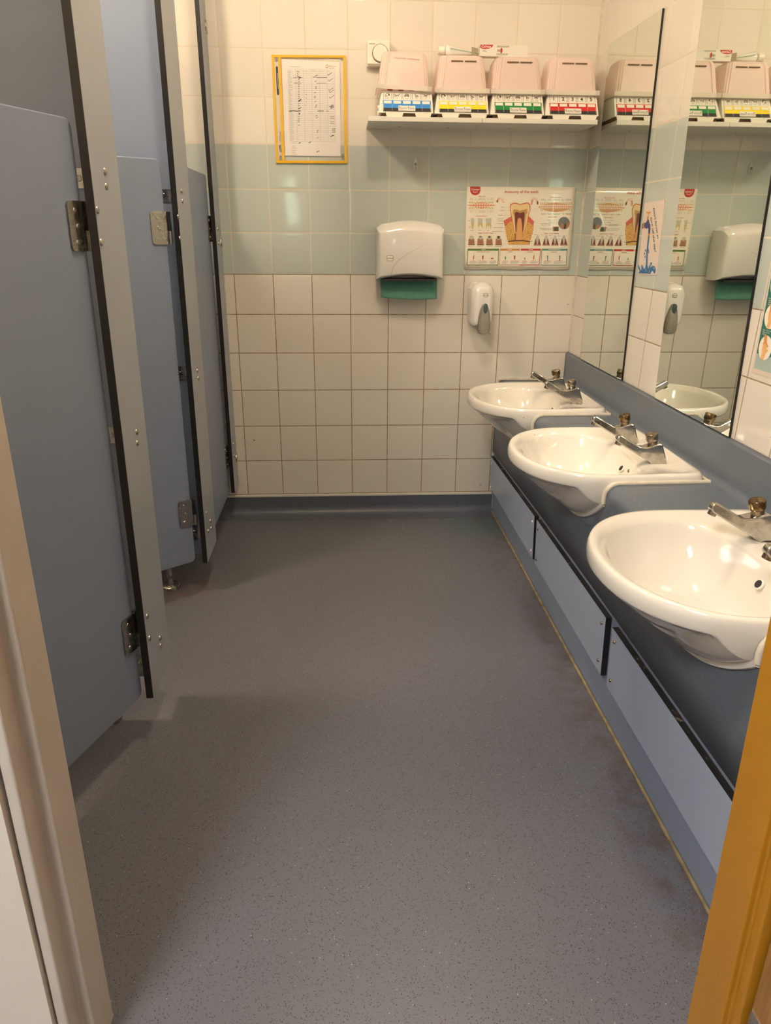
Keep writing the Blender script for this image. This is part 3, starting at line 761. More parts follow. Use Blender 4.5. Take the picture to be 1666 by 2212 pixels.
# ------------------------------------------------------------------ soap dispenser
t = thing('soap_dispenser', 'white soap dispenser with silver push lever, below the tooth poster', 'soap dispenser', (.965, 0, .81))
x0, x1, zb, zt = .917, 1.006, .815, .972
out = [(x0 + .014, zb - .006), (x1 - .014, zb - .006), (x1 - .004, zb + .004), (x1, zb + .02), (x1, zt - .022), (x1 - .012, zt - .004)]
for k in range(7): out.append((x1 - .022 - (x1 - x0 - .044) * k / 6, zt + .004 * math.sin(PI * k / 6)))
out += [(x0 + .012, zt - .004), (x0, zt - .022), (x0, zb + .02), (x0 + .004, zb + .004)]
mb = MB(); wall_shell(mb, out, [(.001, 0, 0, 0), (.060, .001, .001, 0), (.078, .003, .004, -.001), (.092, .007, .010, -.004), (.100, .013, .018, -.008), (.103, .020, .026, -.010)])
part('case', mb, M_WHITE, t, smooth=32)
def leaf(cx, z0, z1, w, shoulder, n=28):
    P = []
    for k in range(n):
        a = 2 * PI * k / n
        s = math.sin(a); c = math.cos(a)
        zz = (z0 + z1) / 2 + (z1 - z0) / 2 * s
        q = (s + 1) / 2
        ww = w * (abs(c) ** .8) * (1.0 - shoulder * q ** 1.3) * (1 if c >= 0 else -1)
        P.append((cx + ww, zz))
    return P
lo = [(0.968 + a, b) for a, b in ((-.020, .788), (-.010, .783), (.010, .783), (.020, .788), (.0235, .80), (.0240, .825), (.0215, .850), (.0165, .874), (.009, .893), (0, .899), (-.009, .893), (-.0165, .874), (-.0215, .850), (-.0240, .825), (-.0235, .80))]
mb = MB(); wall_shell(mb, [(0.968 + (a - .968) * 1.05, .841 + (b - .841) * 1.02) for a, b in lo], [(.098, 0, 0, 0), (.1052, 0, 0, 0), (.1056, .001, .001, 0)]); part('lever_surround', mb, M_LINE, t)
mb = MB(); wall_shell(mb, lo, [(.101, 0, 0, 0), (.110, 0, 0, 0), (.116, .004, .004, 0), (.118, .010, .014, 0)]); lv = part('push_lever', mb, M_SILVER, t, smooth=40, label='silver push lever')
win = [(.968 + a, b) for a, b in ((0, .862), (.004, .864), (.0075, .872), (.0095, .884), (.0085, .892), (.005, .898), (0, .9), (-.005, .898), (-.0085, .892), (-.0095, .884), (-.0075, .872), (-.004, .864))]
mb = MB(); wall_shell(mb, win, [(.106, 0, 0, 0), (.1185, 0, 0, 0), (.1195, .002, .002, 0)]); part('level_window', mb, M_TEAL, lv, smooth=40, label='smoked teal level window')
badge(t, .969, .9295, -.1034, .0175, .0148)

# ------------------------------------------------------------------ shelves
for x0, x1, lab in ((.5135, .9045, 'white wall shelf carrying the blue and yellow brush racks'), (.9060, 1.308, 'white wall shelf carrying the green and red brush racks')):
    t = thing('wall_shelf', lab, 'shelf', ((x0 + x1) / 2, -.1, 1.505), 'white shelves under the brush racks')
    part('board', MB().box(x0, x1, -.200, -.0005, 1.505, 1.520), M_SHELF, t, bevel=.0012)
    for fx in (.30, .75):
        k = MB(); k.cyl((x0 + (x1 - x0) * fx, -.06, 1.5052), (x0 + (x1 - x0) * fx, -.06, 1.5042), .004, n=12); part('screw', k, M_GREYINK, t)

# ------------------------------------------------------------------ toothbrush racks
M_TRAINS = [('blue', inkmat('rack_blue', 45, 135, 215)), ('yellow', inkmat('rack_yellow', 240, 215, 20)), ('green', inkmat('rack_green', 10, 130, 65)), ('red', inkmat('rack_red', 205, 40, 40))]
M_CARD = plain('label_card', (0.78, 0.745, 0.66, 1), .35, var=.02)
ZS = 1.5202
def rack(i, cx, tilt):
    cname, cm = M_TRAINS[i]
    lab = ['toothbrush rack with a blue label, its pink lid sitting askew', 'toothbrush rack with a yellow label', 'toothbrush rack with a green label', 'toothbrush rack with a red numbered label, nearest the mirror'][i]
    t = thing('toothbrush_rack', lab, 'toothbrush rack', (cx, -.11, ZS), 'toothbrush racks on the shelves')
    hw = .0885
    yb, yt = -.190, -.152; zb, zt = ZS + .012, ZS + .078
    # wedge base
    mb = MB()
    prof = [(yb, zb), (yt, zt), (-.020, zt), (-.012, zb)]
    def xw(z, s): q = (z - zb) / (zt - zb); return cx + (-.0965 + .0125 * q if s < 0 else .0915 - .002 * q)
    mb.loft([[(xw(z, -1), y, z) for y, z in prof], [(xw(z, 1), y, z) for y, z in prof]])
    base = part('base', mb, M_WPLAST, t, bevel=.002)
    for fx0, fx1 in ((-.070, -.012), (.030, .084)):
        mb = MB()
        pr = [(fx0 - .002, zb + .001), (fx1 + .002, zb + .001), (fx1 - .003, ZS), (fx0 + .003, ZS)]
        mb.prism(pr, lambda a, b: (cx + a, yb + .001, b), lambda a, b: (cx + a, yb + .005, b)); part('foot', mb, M_WPLAST, base)
    part('foot', MB().box(cx - hw, cx + hw, -.022, -.014, ZS, zb + .001), M_WPLAST, base)
    part('inner_tray', MB().box(cx - hw + .003, cx + hw - .002, yb + .012, -.03, ZS + .0005, zb - .0005), M_BROWN_IN, t)
    part('rim', MB().box(cx - hw - .001, cx + hw + .001, yt - .003, -.015, zt, zt + .006), M_WPLAST, t, bevel=.0015)
    if i == 0:
        for dz in (0, .018):
            k = MB(); k.cyl((cx - hw - .004, -.165, ZS + .012 + dz), (cx - hw - .010, -.165, ZS + .012 + dz), .008, n=16); part('clip', k, M_WPLAST, t, smooth=40)
    # label on the sloping front: u across, v up the slope 0..1
    nrm = Vector((0, -(zt - zb), -(yt - yb) * -1)).normalized(); nrm = Vector((0, -(zt - zb), (yt - yb))).normalized()
    def f(u, v, L):
        q = Vector((cx + u, yb + (yt - yb) * v, zb + (zt - zb) * v)); return q + nrm * (.0006 + .0004 * L)
    L0, L1 = -.080, .084
    fl = Flat(f); fl.rect(L0, .04, L1, .99, 0); lb = printed('label', fl, M_CARD, t)
    fl = Flat(f); fl.rrect(L0, .20, L1, .615, .002, 1); fl.rrect(L0 + .008, .30, L0 + .012, .31, .001, 2); printed('label_band', fl, cm, lb)
    fl = Flat(f); fl.rect(L0, .06, L1, .23, 2)
    pit = (L1 - L0) / 5
    for k in range(5):
        a = L0 + pit * k
        fl.frame(a + .0025, .66, a + pit - .0025, .965, .0009, 2)
    gl = printed('label_black', fl, M_INK, lb)
    fl = Flat(f)
    for k in range(5):
        a = L0 + pit * k; fl.rrect(a + .003, .435, a + pit - .0035, .58, .0018, 3)
    fl.rrect(-.028, .09, .030, .345, .0035, 3)
    for k in (0, 4):
        a = L0 + pit * k
        fl.line([(a + .002, .42), (a + .002, .10), (a + pit - .002, .10), (a + pit - .002, .42)], .0007, 4)
    printed('name_boxes', fl, M_CARD, lb)
    fl = Flat(f); S = 1.0 / math.hypot(zt - zb, yt - yb)
    def ft(u, v, L): return f(u, v * S, L)
    ftx = Flat(ft); vv = .215 / S
    for w_, uu, hh in (('T', -.0235, .0150), ('OOTH', -.0100, .0105), ('T', .0065, .0150), ('RAIN', .0185, .0105)): ftx.text(w_, uu, vv - (.0013 if hh < .012 else 0), hh, 4, vflip=False, sx=.74 if hh < .012 else .8)
    printed('label_title', ftx, M_INK, lb)
    ftx = Flat(ft)
    if i == 3:
        for k in range(5): ftx.text('12345'[k], L0 + pit * (k + .5), .81 / S, .0175, 3, vflip=False, bold=.025)
        printed('label_numbers', ftx, M_INK, lb)
    else:
        words = ['horse', 'fox', 'turtle', 'bird', 'frog']
        for k in range(5):
            a = L0 + pit * (k + .5)
            ftx.text(words[k], a, .715 / S, .0045, 3, vflip=False)
            c = .83 / S
            G = {0: [[(-.008, -.003), (-.006, .004), (-.001, .0085), (.004, .006), (.0075, 0)], [(-.008, -.003), (-.004, -.004), (0, -.001)]],
                 1: [[(-.010, .006), (-.006, .001), (.004, .002), (.010, .007)], [(-.006, .001), (-.008, -.005)], [(.004, .002), (.003, -.005)], [(-.003, 0), (-.004, -.005)]],
                 2: [[(-.008, -.001), (-.004, .006), (.005, .006), (.008, -.001), (-.008, -.001)], [(-.006, -.001), (-.007, -.005)], [(.005, -.001), (.006, -.005)], [(-.004, .002), (.005, .002)]],
                 3: [[(-.006, .007), (-.002, .003), (.005, 0), (.008, -.003)], [(-.002, .003), (-.003, -.005), (.002, -.004), (.004, 0)]],
                 4: [[(-.009, .005), (-.003, .003), (.003, .003), (.010, .006)], [(-.003, .003), (-.008, -.003)], [(.003, .003), (.002, -.005)], [(-.004, 0), (.003, -.001)]]}[k]
            for g in G: ftx.line([(a + p, c + q + .001) for p, q in g], .0014, 3)
            if k == 0: ftx.ell(a + .0045, c + .004, .002, .0042, 3)
        printed('label_animals', ftx, M_INK, lb)
    # ribbed pink lid, narrowing upwards
    zl0, zl1 = zt + .004, ZS + .196
    def lid(tt):
        Rr = []
        n = 0
        for s in (0, .05, .25, .5, .75, .90, .965, 1.0):
            z = zl0 + (zl1 - zl0) * s
            hx = .0895 - .0135 * s; y0 = -.161 + .028 * s; y1 = -.022 - .018 * s
            if s > .93: hx -= .005 * (s - .93) / .07; y0 += .006 * (s - .93) / .07; y1 -= .006 * (s - .93) / .07
            rb = .0024
            ring = [(-hx, y1), (-hx, y0 + .018), (-hx + .002, y0 + .012), (-hx + .006, y0 + .010), (-hx + .008, y0 + .004), (-hx + .013, y0 + .0035), (-hx + .015, y0 - .001), (-hx + .021, y0 - .001), (-hx + .023, y0 + .002), (-hx + .027, y0 + .002), (-hx + .029, y0 - .001), (0, y0 - .002),
                    (hx - .017, y0 - .001), (hx - .015, y0 + .003), (hx - .010, y0 + .0035), (hx - .008, y0 + .008), (hx - .003, y0 + .010), (hx, y0 + .018), (hx, y1)]
            Rr.append([Vector((cx + x, y, z)) for x, y in ring])
        return Rr
    Rt = Matrix.Translation((cx, -.1, zl0)) @ Matrix.Rotation(tilt, 4, 'Y') @ Matrix.Translation((-cx, .1, -zl0))
    if tilt: Rt = Matrix.Translation((-.008, 0, .006)) @ Rt
    mb = MB(); mb.loft([[Rt @ p for p in r] for r in lid(t)], cap0=False); ld = part('lid', mb, M_PINK, t, smooth=30, label='pink translucent ribbed lid')
    mb = MB()
    for xa, xb, ya, yc in ((cx - .0935, cx + .0935, -.1655, -.163), (cx - .0935, cx - .0915, -.163, -.02), (cx + .0915, cx + .0935, -.163, -.02), (cx - .0940, cx - .078, -.1675, -.1655), (cx + .080, cx + .0940, -.1675, -.1655)):
        mb.box(xa, xb, ya, yc, zl0 - .003, zl0 + .011, lambda p: Rt @ p)
    part('lid_flange', mb, M_CLEARRIM, ld)
    mb = MB()
    for a, b in ((-.038, .002), (.008, .048)):
        mb.box(cx + a, cx + b, -.1425, -.1375, zl1 - .0205, zl1 - .0168, lambda p: Rt @ p)
    part('lid_slot', mb, M_BROWN_IN if i else M_PINK, ld)
    return t
RX = [.6455, .8375, 1.0300, 1.2215]
for i in range(4): rack(i, RX[i], math.radians(2.4) if i == 0 else 0.0)
# four red brush handles showing in the gap under the askew lid
M_RED = inkmat('red_plastic', 190, 40, 35)
tb = None
for k, xx in enumerate((.5905, .628, .6655, .7)):
    lab = 'red toothbrush handle under the askew pink lid, %s' % ['leftmost of four', 'second from the left of four', 'third from the left of four', 'rightmost of four'][k]
    zz = ZS + .0858
    if tb is None:
        tb = thing('toothbrush', lab, 'toothbrush', (xx, -.158, zz), 'red toothbrushes in the blue rack')
        part('handle', MB().box(xx - .0085, xx + .0085, -.162, -.08, zz - .0015, zz + .0035), M_RED, tb, bevel=.001)
    else: dup(tb, (xx, -.158, zz), lab)

# ------------------------------------------------------------------ toothpaste carton and tube on top of the lids
zt = ZS + .1968
t = thing('toothpaste_carton', 'small open toothpaste carton lying across the yellow and green racks', 'toothpaste box', (.982, -.10, zt))
part('carton', MB().box(.899, 1.066, -.122, -.090, zt, zt + .0345), M_CARD, t, bevel=.0008)
mb = MB(); mb.loft([[(.899 - .026 * s, -.090 - .02 * s + .006 * q, zt + .002 + .028 * q + .002 * math.sin(9 * q) * s) for q in (0, .2, .4, .6, .8, 1)] for s in (0, .35, .7, 1)], close=False)
fo = part('end_flap', mb, plain('carton_inside', (.48, .42, .30, 1), .7), t); sm = fo.modifiers.new('thickness', 'SOLIDIFY'); sm.thickness = .0008
fc = lambda u, v, L: (.899 + u, -.1222 - .0003 * L, zt + v)
fl = Flat(fc); fl.poly([(.0005, .034), (.045, .034), (.041, .027), (.030, .0225), (.018, .0213), (.008, .0222), (.0005, .0245)]); cr_ = printed('logo', fl, M_RED, t)
fl = Flat(fc); fl.text('Colgate', .0205, .0285, .0105, 2, vflip=False, bold=.02, shear=.15); printed('logo_lettering', fl, M_CARD, cr_)
fl = Flat(fc); fl.ell(.074, .0175, .0038, .0083); fl.rect(.02, -0.0, .02, 0.0); printed('printed_tube', fl, M_RED, t)
fl = Flat(fc)
for k in range(4): fl.rect(.059, .0140 + .0019 * k, .070, .0150 + .0019 * k)
for k, (a, b) in enumerate(((.058, .101), (.058, .098), (.058, .097), (.058, .093))):
    z = (.0305, .0275, .0075, .0045)[k]
    u = a
    while u < b: fl.rect(u, z, u + .0022, z + .0016); u += .0029
for z, e in ((.0160, .019), (.0130, .023)):
    u = .0095
    while u < e: fl.rect(u, z, u + .0020, z + .0015); u += .0026
printed('small_print', fl, M_GREYINK, t)
t = thing('toothpaste_tube', 'white toothpaste tube lying behind the lid of the yellow rack', 'toothpaste tube', (.83, -.07, zt))
mb = MB(); R = []
for k in range(13):
    s = k / 12; xx = .782 + .13 * s; h = .021 * (1 - s) + .0012; w = .017 + .004 * s; zc = zt + .0225 - .012 * s
    if k == 0: h, w = .008, .008
    R.append([(xx, -.075 + w * math.cos(a), zc + h * math.sin(a)) for a in [2 * PI * q / 18 for q in range(18)]])
mb.loft(R); part('tube', mb, M_WHITE, t, smooth=50)
k = MB(); k.cyl((.762, -.075, zt + .0235), (.784, -.075, zt + .0225), 0, n=18, rings=[(0, .0125), (.9, .0150), (1, .012)]); part('cap', k, M_WPLAST, t, smooth=40)
fl = Flat(lambda u, v, L: (u, -.0965 - .0004 * L, zt + v)); fl.poly([(.800, .0275), (.905, .0120), (.905, .0105), (.800, .0255)]); printed('stripe', fl, inkmat('tube_green', 90, 150, 90), t)

# ------------------------------------------------------------------ thermostat and hook
t = thing('room_thermostat', 'cream room thermostat with a round dial, half hidden by the blue rack', 'thermostat', (.556, 0, 1.735))
part('case', MB().box(.516, .598, -.026, -.0005, 1.697, 1.777), M_WPLAST, t, bevel=.004, segs=3)
part('case_foot', MB().box(.519, .595, -.0275, -.0255, 1.6985, 1.706), M_SILVER, t)
k = MB(); k.cyl((.563, -.025, 1.738), (.563, -.0272, 1.738), .0285, n=36); d = part('dial_ring', k, M_LINE, t, smooth=40)
k = MB(); k.cyl((.563, -.026, 1.738), (.563, -.034, 1.738), 0, n=36, rings=[(0, .0265), (.8, .0262), (1, .0245)]); part('dial', k, M_WPLAST, d, smooth=40)
fl = Flat(FD(-.0264)); fl.line([(.5635, 1.768), (.5635, 1.7745)], .0009); fl.line([(.524, 1.7665), (.545, 1.7665)], .0016); printed('scale_marks', fl, M_GREYINK, t)
fl = Flat(FD(-.0342)); fl.line([(.551, 1.757), (.554, 1.752)], .0009); printed('dial_mark', fl, M_GREYINK, d)

t = thing('wall_hook', 'clear adhesive hook stuck on the blue tiles under the shelf', 'hook', (.697, 0, 1.385))
mb = MB()
hk = [(.689, 1.372), (.690, 1.395), (.6925, 1.408), (.697, 1.413), (.7015, 1.408), (.704, 1.395), (.705, 1.372), (.7025, 1.372), (.7005, 1.3815), (.6935, 1.3815), (.6915, 1.372)]
mb.prism(hk, lambda a, b: (a, -.0045, b), lambda a, b: (a, -.0006, b))
part('plate', mb, plain('frosted_acrylic', (.66, .67, .63, 1), .3), t, bevel=.0008)
fl = Flat(FD(-.0047)); fl.rrect(.6925, 1.385, .7018, 1.3945, .002); printed('adhesive_pad', fl, inkmat('pad_grey', 140, 140, 130), t)

# ------------------------------------------------------------------ tooth anatomy poster (drawn in the photograph's crop frame and laid on the wall plane)
t = thing('wall_poster', 'laminated tooth anatomy poster beside the first mirror', 'poster', (1.104, 0, 1.17))
def glossy_paper(name, col, wav):
    n = N(name); P = n.pos()[0]
    n.set(col, .12, 0, .5); n.bump(n.noise(P, 7, 3), wav, .03); return n.m
M_POSTER = glossy_paper('laminated_poster', (.86, .80, .68, 1), .10)
PXO, PYO, PSC = 980.0, 380.0, 5.5533
def pp(x, y, L):
    q = unproj(PXO + x / PSC, PYO + y / PSC, 1, -.004); return Vector((q[0], -.004 - .00018 * L, q[2]))
R = []
for j in range(13):
    v = j / 12
    row = []
    for i in range(25):
        u = i / 24
        xl = 160 - 32 * v; xr = 1468 - 82 * v
        yt_ = 128 + 8 * u; yb_ = 1118 + 8 * u + 5 * math.sin(u * 17)
        row.append(pp(xl + (xr - xl) * u, yt_ + (yb_ - yt_) * v, 0))
    R.append(row)
mb = MB(); mb.loft(R, close=False)
ps = part('sheet', mb, M_POSTER, t, smooth=60); sm = ps.modifiers.new('thickness', 'SOLIDIFY'); sm.thickness = .0012; sm.offset = -1
ps.data.update()
fs_ = []
for j in range(15):
    v = j / 14; row = []
    for i in range(81):
        u = i / 80
        xl = 160 - 32 * v; xr = 1468 - 82 * v
        p = pp(xl + (xr - xl) * u, (128 + 8 * u) + (990) * v, 0)
        xc = .500 + .012 * math.sin(5 * v) + .006 * math.sin(13 * v + 1)
        rid = .0016 * math.exp(-((u - xc) / .022) ** 2) + .0035 * math.exp(-((u - .80) / .12) ** 2) * (.6 + .4 * math.sin(7 * v + 4 * u)) + .0012 * math.sin(9 * u + 3 * v) * (u > .7)
        row.append((p[0], -.0082 - max(0, rid), p[2]))
    fs_.append(row)
mb = MB(); mb.loft(fs_, close=False); part('laminate_film', mb, clear_film('poster_laminate', .05, 6.0), t, smooth=70)
C_RED = inkmat('poster_red', 196, 46, 34); C_TITLE = inkmat('poster_title_red', 190, 60, 48); C_GUM = inkmat('poster_gum', 214, 105, 92); C_PALEGUM = inkmat('poster_pale_gum', 226, 150, 120)
C_TOOTH = inkmat('poster_enamel', 232, 205, 150); C_DENT = inkmat('poster_dentine', 190, 150, 88); C_PULP = inkmat('poster_pulp', 120, 52, 50); C_BONE = inkmat('poster_bone', 222, 172, 95)
C_SPOT = inkmat('poster_bone_spots', 120, 82, 30); C_ORANGE = inkmat('poster_orange', 205, 130, 50); C_GREEN = inkmat('poster_green', 80, 120, 40); C_TEAL = inkmat('poster_teal', 90, 145, 135)
C_WHITE = inkmat('poster_white', 240, 232, 215); C_ROOT = inkmat('poster_root', 205, 185, 120); C_BROWN = inkmat('poster_brown', 95, 55, 25); C_CROWN = inkmat('poster_crown_grey', 195, 195, 180); C_SLATE = inkmat('poster_slate', 120, 125, 130)
C_FLESH = inkmat('poster_flesh', 175, 130, 95); C_DKRED = inkmat('poster_dark_red', 130, 60, 60)
def F(): return Flat(pp)
fl = F(); P = [(198, 128), (322, 128), (322, 170)] + [(260 + 62 * math.cos(a), 170 + 62 * math.sin(a)) for a in [k / 14 * PI for k in range(1, 14)]] + [(198, 170)]; fl.poly(P, 1); lg = printed('logo', fl, C_RED, t)
fl = F(); fl.text('Colgate', 260, 163, 31, 2, bold=.02, shear=.12); fl.line([(232, 186), (242, 194), (260, 198), (278, 194), (288, 186)], 6, 2); printed('logo_lettering', fl, C_WHITE, lg)
fl = F(); fl.text('Anatomy of the teeth', 815, 192, 47, 1, bold=.018)
for s, x, y, z in (('Milk teeth', 342, 247, 19), ('Permanent teeth', 1225, 256, 19), ('Tooth structure', 334, 482, 19), ('Sensitive teeth', 1188, 493, 18), ('Stages of tooth decay', 383, 685, 21), ('Stages of gum disease', 1175, 690, 20)):
    fl.text(s, x, y, z, 1, bold=.015)
printed('title', fl, C_TITLE, t)
def words(fl, x0, x1, y, h=6, L=1):
    x = x0
    while x < x1:
        ww = random.uniform(8, 24); ww = min(ww, x1 - x)
        fl.rect(x, y - h / 2, x + ww, y + h / 2, L); x += ww + 5
# milk and permanent teeth charts
fl = F(); fl.poly([(165, 352), (215, 338), (270, 320), (335, 312), (400, 322), (460, 340), (508, 350), (460, 366), (400, 384), (335, 394), (270, 384), (215, 368)], 1)
fl.poly([(1012, 376), (1060, 356), (1120, 332), (1225, 318), (1330, 335), (1400, 360), (1438, 378), (1400, 392), (1330, 418), (1225, 436), (1120, 420), (1060, 396)], 1)
for cx, cy, rx, ry, sw in ((560, 320, 46, 62, 20), (972, 345, 46, 90, 20)):
    fl.line([(cx + (rx - sw / 2) * math.cos(PI + a), cy + (ry - sw / 2) * math.sin(PI + a)) for a in [k / 12 * PI for k in range(13)]], sw, 1)
mc = printed('gum_diagram', fl, C_PALEGUM, t)
fl = F()
for k in range(10):
    x = 195 + 30 * k
    for y0, y1, s in ((330, 300 - 10 * (k in (3, 6)), 1), (374, 404, 1)): fl.poly([(x - 13, y0), (x + 13, y0), (x + 10, (y0 + y1) / 2), (x + 8, y1), (x, (y0 + y1) / 2), (x - 8, y1), (x - 10, (y0 + y1) / 2)] if k < 2 or k > 7 else [(x - 9, y0), (x + 9, y0), (x, y1)], 2)
for k in range(16):
    x = 1048 + 24.3 * k
    for y0, y1 in ((350, 312), (384, 424 + 8 * (3 < k < 12))): fl.poly([(x - 9, y0), (x + 9, y0), (x + 2, y1), (x - 2, y1)], 2)
printed('roots', fl, C_ROOT, mc)
fl = F()
for k in range(10):
    x = 195 + 30 * k; r = 14 if k < 2 or k > 7 else 10
    fl.ell(x, 337, r, 9, 3); fl.ell(x, 369, r * .9, 9, 3)
for k in range(16):
    x = 1048 + 24.3 * k; fl.ell(x, 357, 10, 10, 3); fl.ell(x, 382, 9, 10, 3)
for cx, cy, rx, ry in ((560, 320, 36, 52), (972, 345, 36, 80)):
    for k in range(9):
        a = PI + (.3 + k * .06) * PI if cx > 900 else PI + (.45 + k * .06) * PI
        fl.ell(cx + rx * math.cos(a), cy + ry * math.sin(a), 5, 5, 3)
printed('crowns', fl, C_WHITE, mc)
fl = F()
fl.ell(524, 302, 9, 14, 3); fl.ell(1008, 322, 9, 18, 3); printed('jaw_tips', fl, C_DKRED, mc)
fl = F()
for a, b in ((188, 238), (254, 276), (290, 388), (402, 426), (430, 480)): fl.line([(a, 286), (b, 286)], 2.5); fl.line([(a, 414), (b, 414)], 2.5); words(fl, a + 8, b - 8, 271, 5); words(fl, a + 8, b - 6, 432, 5)
for a, b in ((1048, 1108), (1124, 1180), (1190, 1280), (1296, 1330), (1340, 1416)): fl.line([(a, 292), (b, 292)], 2.5); words(fl, a + 6, b - 8, 280, 5); words(fl, a, b, 454, 5); words(fl, a + 12, b - 12, 462, 4)
for x0, x1, y, xe in ((566, 606, 374, 726), (560, 602, 414, 690), (538, 598, 472, 690), (524, 596, 515, 610), (536, 594, 540, 605), (520, 592, 573, 600), (482, 588, 620, 618), (464, 588, 667, 618)):
    words(fl, x0, x1, y); fl.line([(x1 + 6, y), (xe, y)], 1.6)
for x0, x1, y, xe in ((1124, 1162, 530, 1258), (1148, 1190, 554, 1255), (1044, 1166, 574, 1255), (1056, 1168, 590, 1168), (1028, 1182, 630, 1182), (1056, 1182, 645, 1182)):
    words(fl, x0, x1, y); fl.line([(x1 + 4, y), (xe, y)], 1.4)
for x0, x1, y in ((168, 200, 540), (184, 214, 612), (200, 242, 652), (300, 330, 653), (402, 432, 654), (188, 240, 844), (285, 358, 843), (400, 460, 843), (496, 584, 844), (970, 1010, 706), (1048, 1066, 706), (1150, 1176, 714), (1156, 1182, 748), (1250, 1288, 720), (1256, 1290, 760), (1290, 1352, 852)): words(fl, x0, x1, y, 5)
for y, b in ((1087, 850), (1095, 1350), (1102, 340)): words(fl, 165, b, y, 3.5)
printed('caption_text', fl, M_GREYINK, t)
# three separate teeth
fl = F()
for x, ws, pr in ((227, 22, 1), (320, 32, 2), (420, 38, 3)):
    fl.poly([(x - ws, 512), (x - ws * .3, 506), (x, 514), (x + ws * .3, 506), (x + ws, 512), (x + ws * .8, 566), (x - ws * .8, 566)], 1)
cw_ = printed('tooth_crowns', fl, C_CROWN, t)
fl = F()
for x, ws, pr in ((227, 22, 1), (320, 32, 2), (420, 38, 3)):
    if pr == 1: fl.poly([(x - ws * .8, 566), (x + ws * .8, 566), (x + 6, 640), (x - 6, 640)], 1)
    else:
        fl.poly([(x - ws * .8, 566), (x + ws * .8, 566), (x + ws * .85, 600), (x + ws * .65, 636), (x + ws * .45, 600), (x, 585), (x - ws * .45, 600), (x - ws * .65, 636), (x - ws * .85, 600)], 1)
        if pr == 3: fl.poly([(x - 8, 588), (x + 8, 588), (x, 638)], 1)
printed('tooth_roots', fl, C_ROOT, cw_)
# big cut-away molar
def mir(pts): return pts + [(2 * 790 - x, y) for x, y in pts[::-1]]
fl = F(); fl.poly([(690, 485), (598, 540), (622, 622), (735, 700), (850, 700), (950, 622), (968, 548), (890, 470)], 1); big = printed('molar_cutaway', fl, C_GUM, t)
fl = F(); fl.poly([(690, 548), (668, 556), (614, 615), (632, 720), (662, 826), (908, 826), (938, 720), (964, 605), (905, 556), (882, 560)], 2); printed('jaw_bone', fl, C_BONE, big)
fl = F(); fl.line([(655, 786), (735, 778), (830, 776), (918, 790)], 13, 4); fl.line([(738, 776), (738, 690)], 9, 4); fl.line([(822, 776), (828, 690)], 9, 4); printed('jaw_vessels', fl, C_BROWN, big)
fl = F()
random.seed(3)
for k in range(150):
    x = random.uniform(626, 950); y = random.uniform(575, 815)
    if 690 < x < 885 and y < 690: continue
    if y < 640 and (x < 640 or x > 940): continue
    a = random.uniform(0, PI); fl.line([(x, y), (x + 8 * math.cos(a), y + 8 * math.sin(a))], 5, 3)
printed('bone_spots', fl, C_SPOT, big)
def molar(d, top, L):
    return [(684 + d, 420 + d), (686 + d, 350 + d + top), (720, 333 + d + top), (760, 336 + d + top), (795, 350 + d + top), (840, 338 + d + top), (885, 328 + d + top), (910 - d, 350 + d + top), (915 - d, 410 + d), (895 - d, 470), (880 - d * .8, 560), (838 - d * .2, 690), (822, 690), (815, 600), (798 - d * .1, 530), (775, 600), (762, 690), (738 + d * .2, 690), (710 + d * .8, 560), (700 + d, 490)]
fl = F(); fl.poly(molar(-8, -4, 4), 5); printed('molar_ligament', fl, inkmat('poster_ligament', 205, 105, 70), big)
fl = F(); fl.poly(molar(0, 0, 4), 6); printed('molar_enamel', fl, C_TOOTH, big)
fl = F(); fl.poly(molar(28, 40, 5), 7); printed('molar_dentine', fl, C_DENT, big)
fl = F(); fl.poly([(735, 440), (760, 432), (800, 446), (838, 432), (852, 440), (850, 490), (842, 560), (832, 670), (826, 670), (822, 580), (812, 515), (790, 500), (768, 515), (756, 580), (752, 670), (744, 670), (738, 560), (734, 490)], 8); printed('molar_pulp', fl, C_PULP, big)
fl = F(); fl.poly([(790, 512), (812, 535), (822, 600), (828, 700), (830, 770), (745, 770), (750, 690), (762, 590), (772, 535)], 9); printed('molar_inner_bone', fl, C_PALEGUM, big)
fl = F(); fl.poly([(790, 560), (806, 580), (814, 700), (816, 770), (760, 770), (764, 690), (774, 580)], 10); printed('molar_inner_core', fl, C_BONE, big)
# decay and gum rows
for k, x in enumerate((214, 322, 430, 540)):
    fl = F(); fl.poly([(x - 40, 828), (x - 34, 755), (x - 14, 750), (x, 765), (x + 14, 750), (x + 34, 755), (x + 42, 828)], 1); dr = printed('decay_picture', fl, C_FLESH, t)
    fl = F(); fl.poly([(x - 25, 752), (x - 26, 725), (x - 14, 718), (x, 724), (x + 14, 718), (x + 28, 725), (x + 25, 752), (x + 10, 760), (x - 10, 760)], 2); printed('decay_crown', fl, C_CROWN, dr)
    fl = F(); fl.poly([(x - 5 - 3 * k, 720), (x + 5 + 3 * k, 720), (x + 4 + 3 * k, 726 + 9 * k), (x - 4 - 3 * k, 726 + 9 * k)], 3); printed('decay_cavity', fl, C_BROWN, dr)
    fl = F(); fl.line([(x - 40, 827), (x + 42, 827)], 5, 3); printed('decay_base', fl, C_BROWN, dr)
    fl = F(); fl.line([(x - 18, 765), (x - 20, 826)], 3, 3); fl.line([(x + 20, 765), (x + 22, 826)], 3, 3); fl.line([(x - 6, 826), (x - 5, 785), (x + 1, 772), (x + 7, 785), (x + 8, 826)], 3, 3); printed('decay_root_line', fl, C_DKRED, dr)
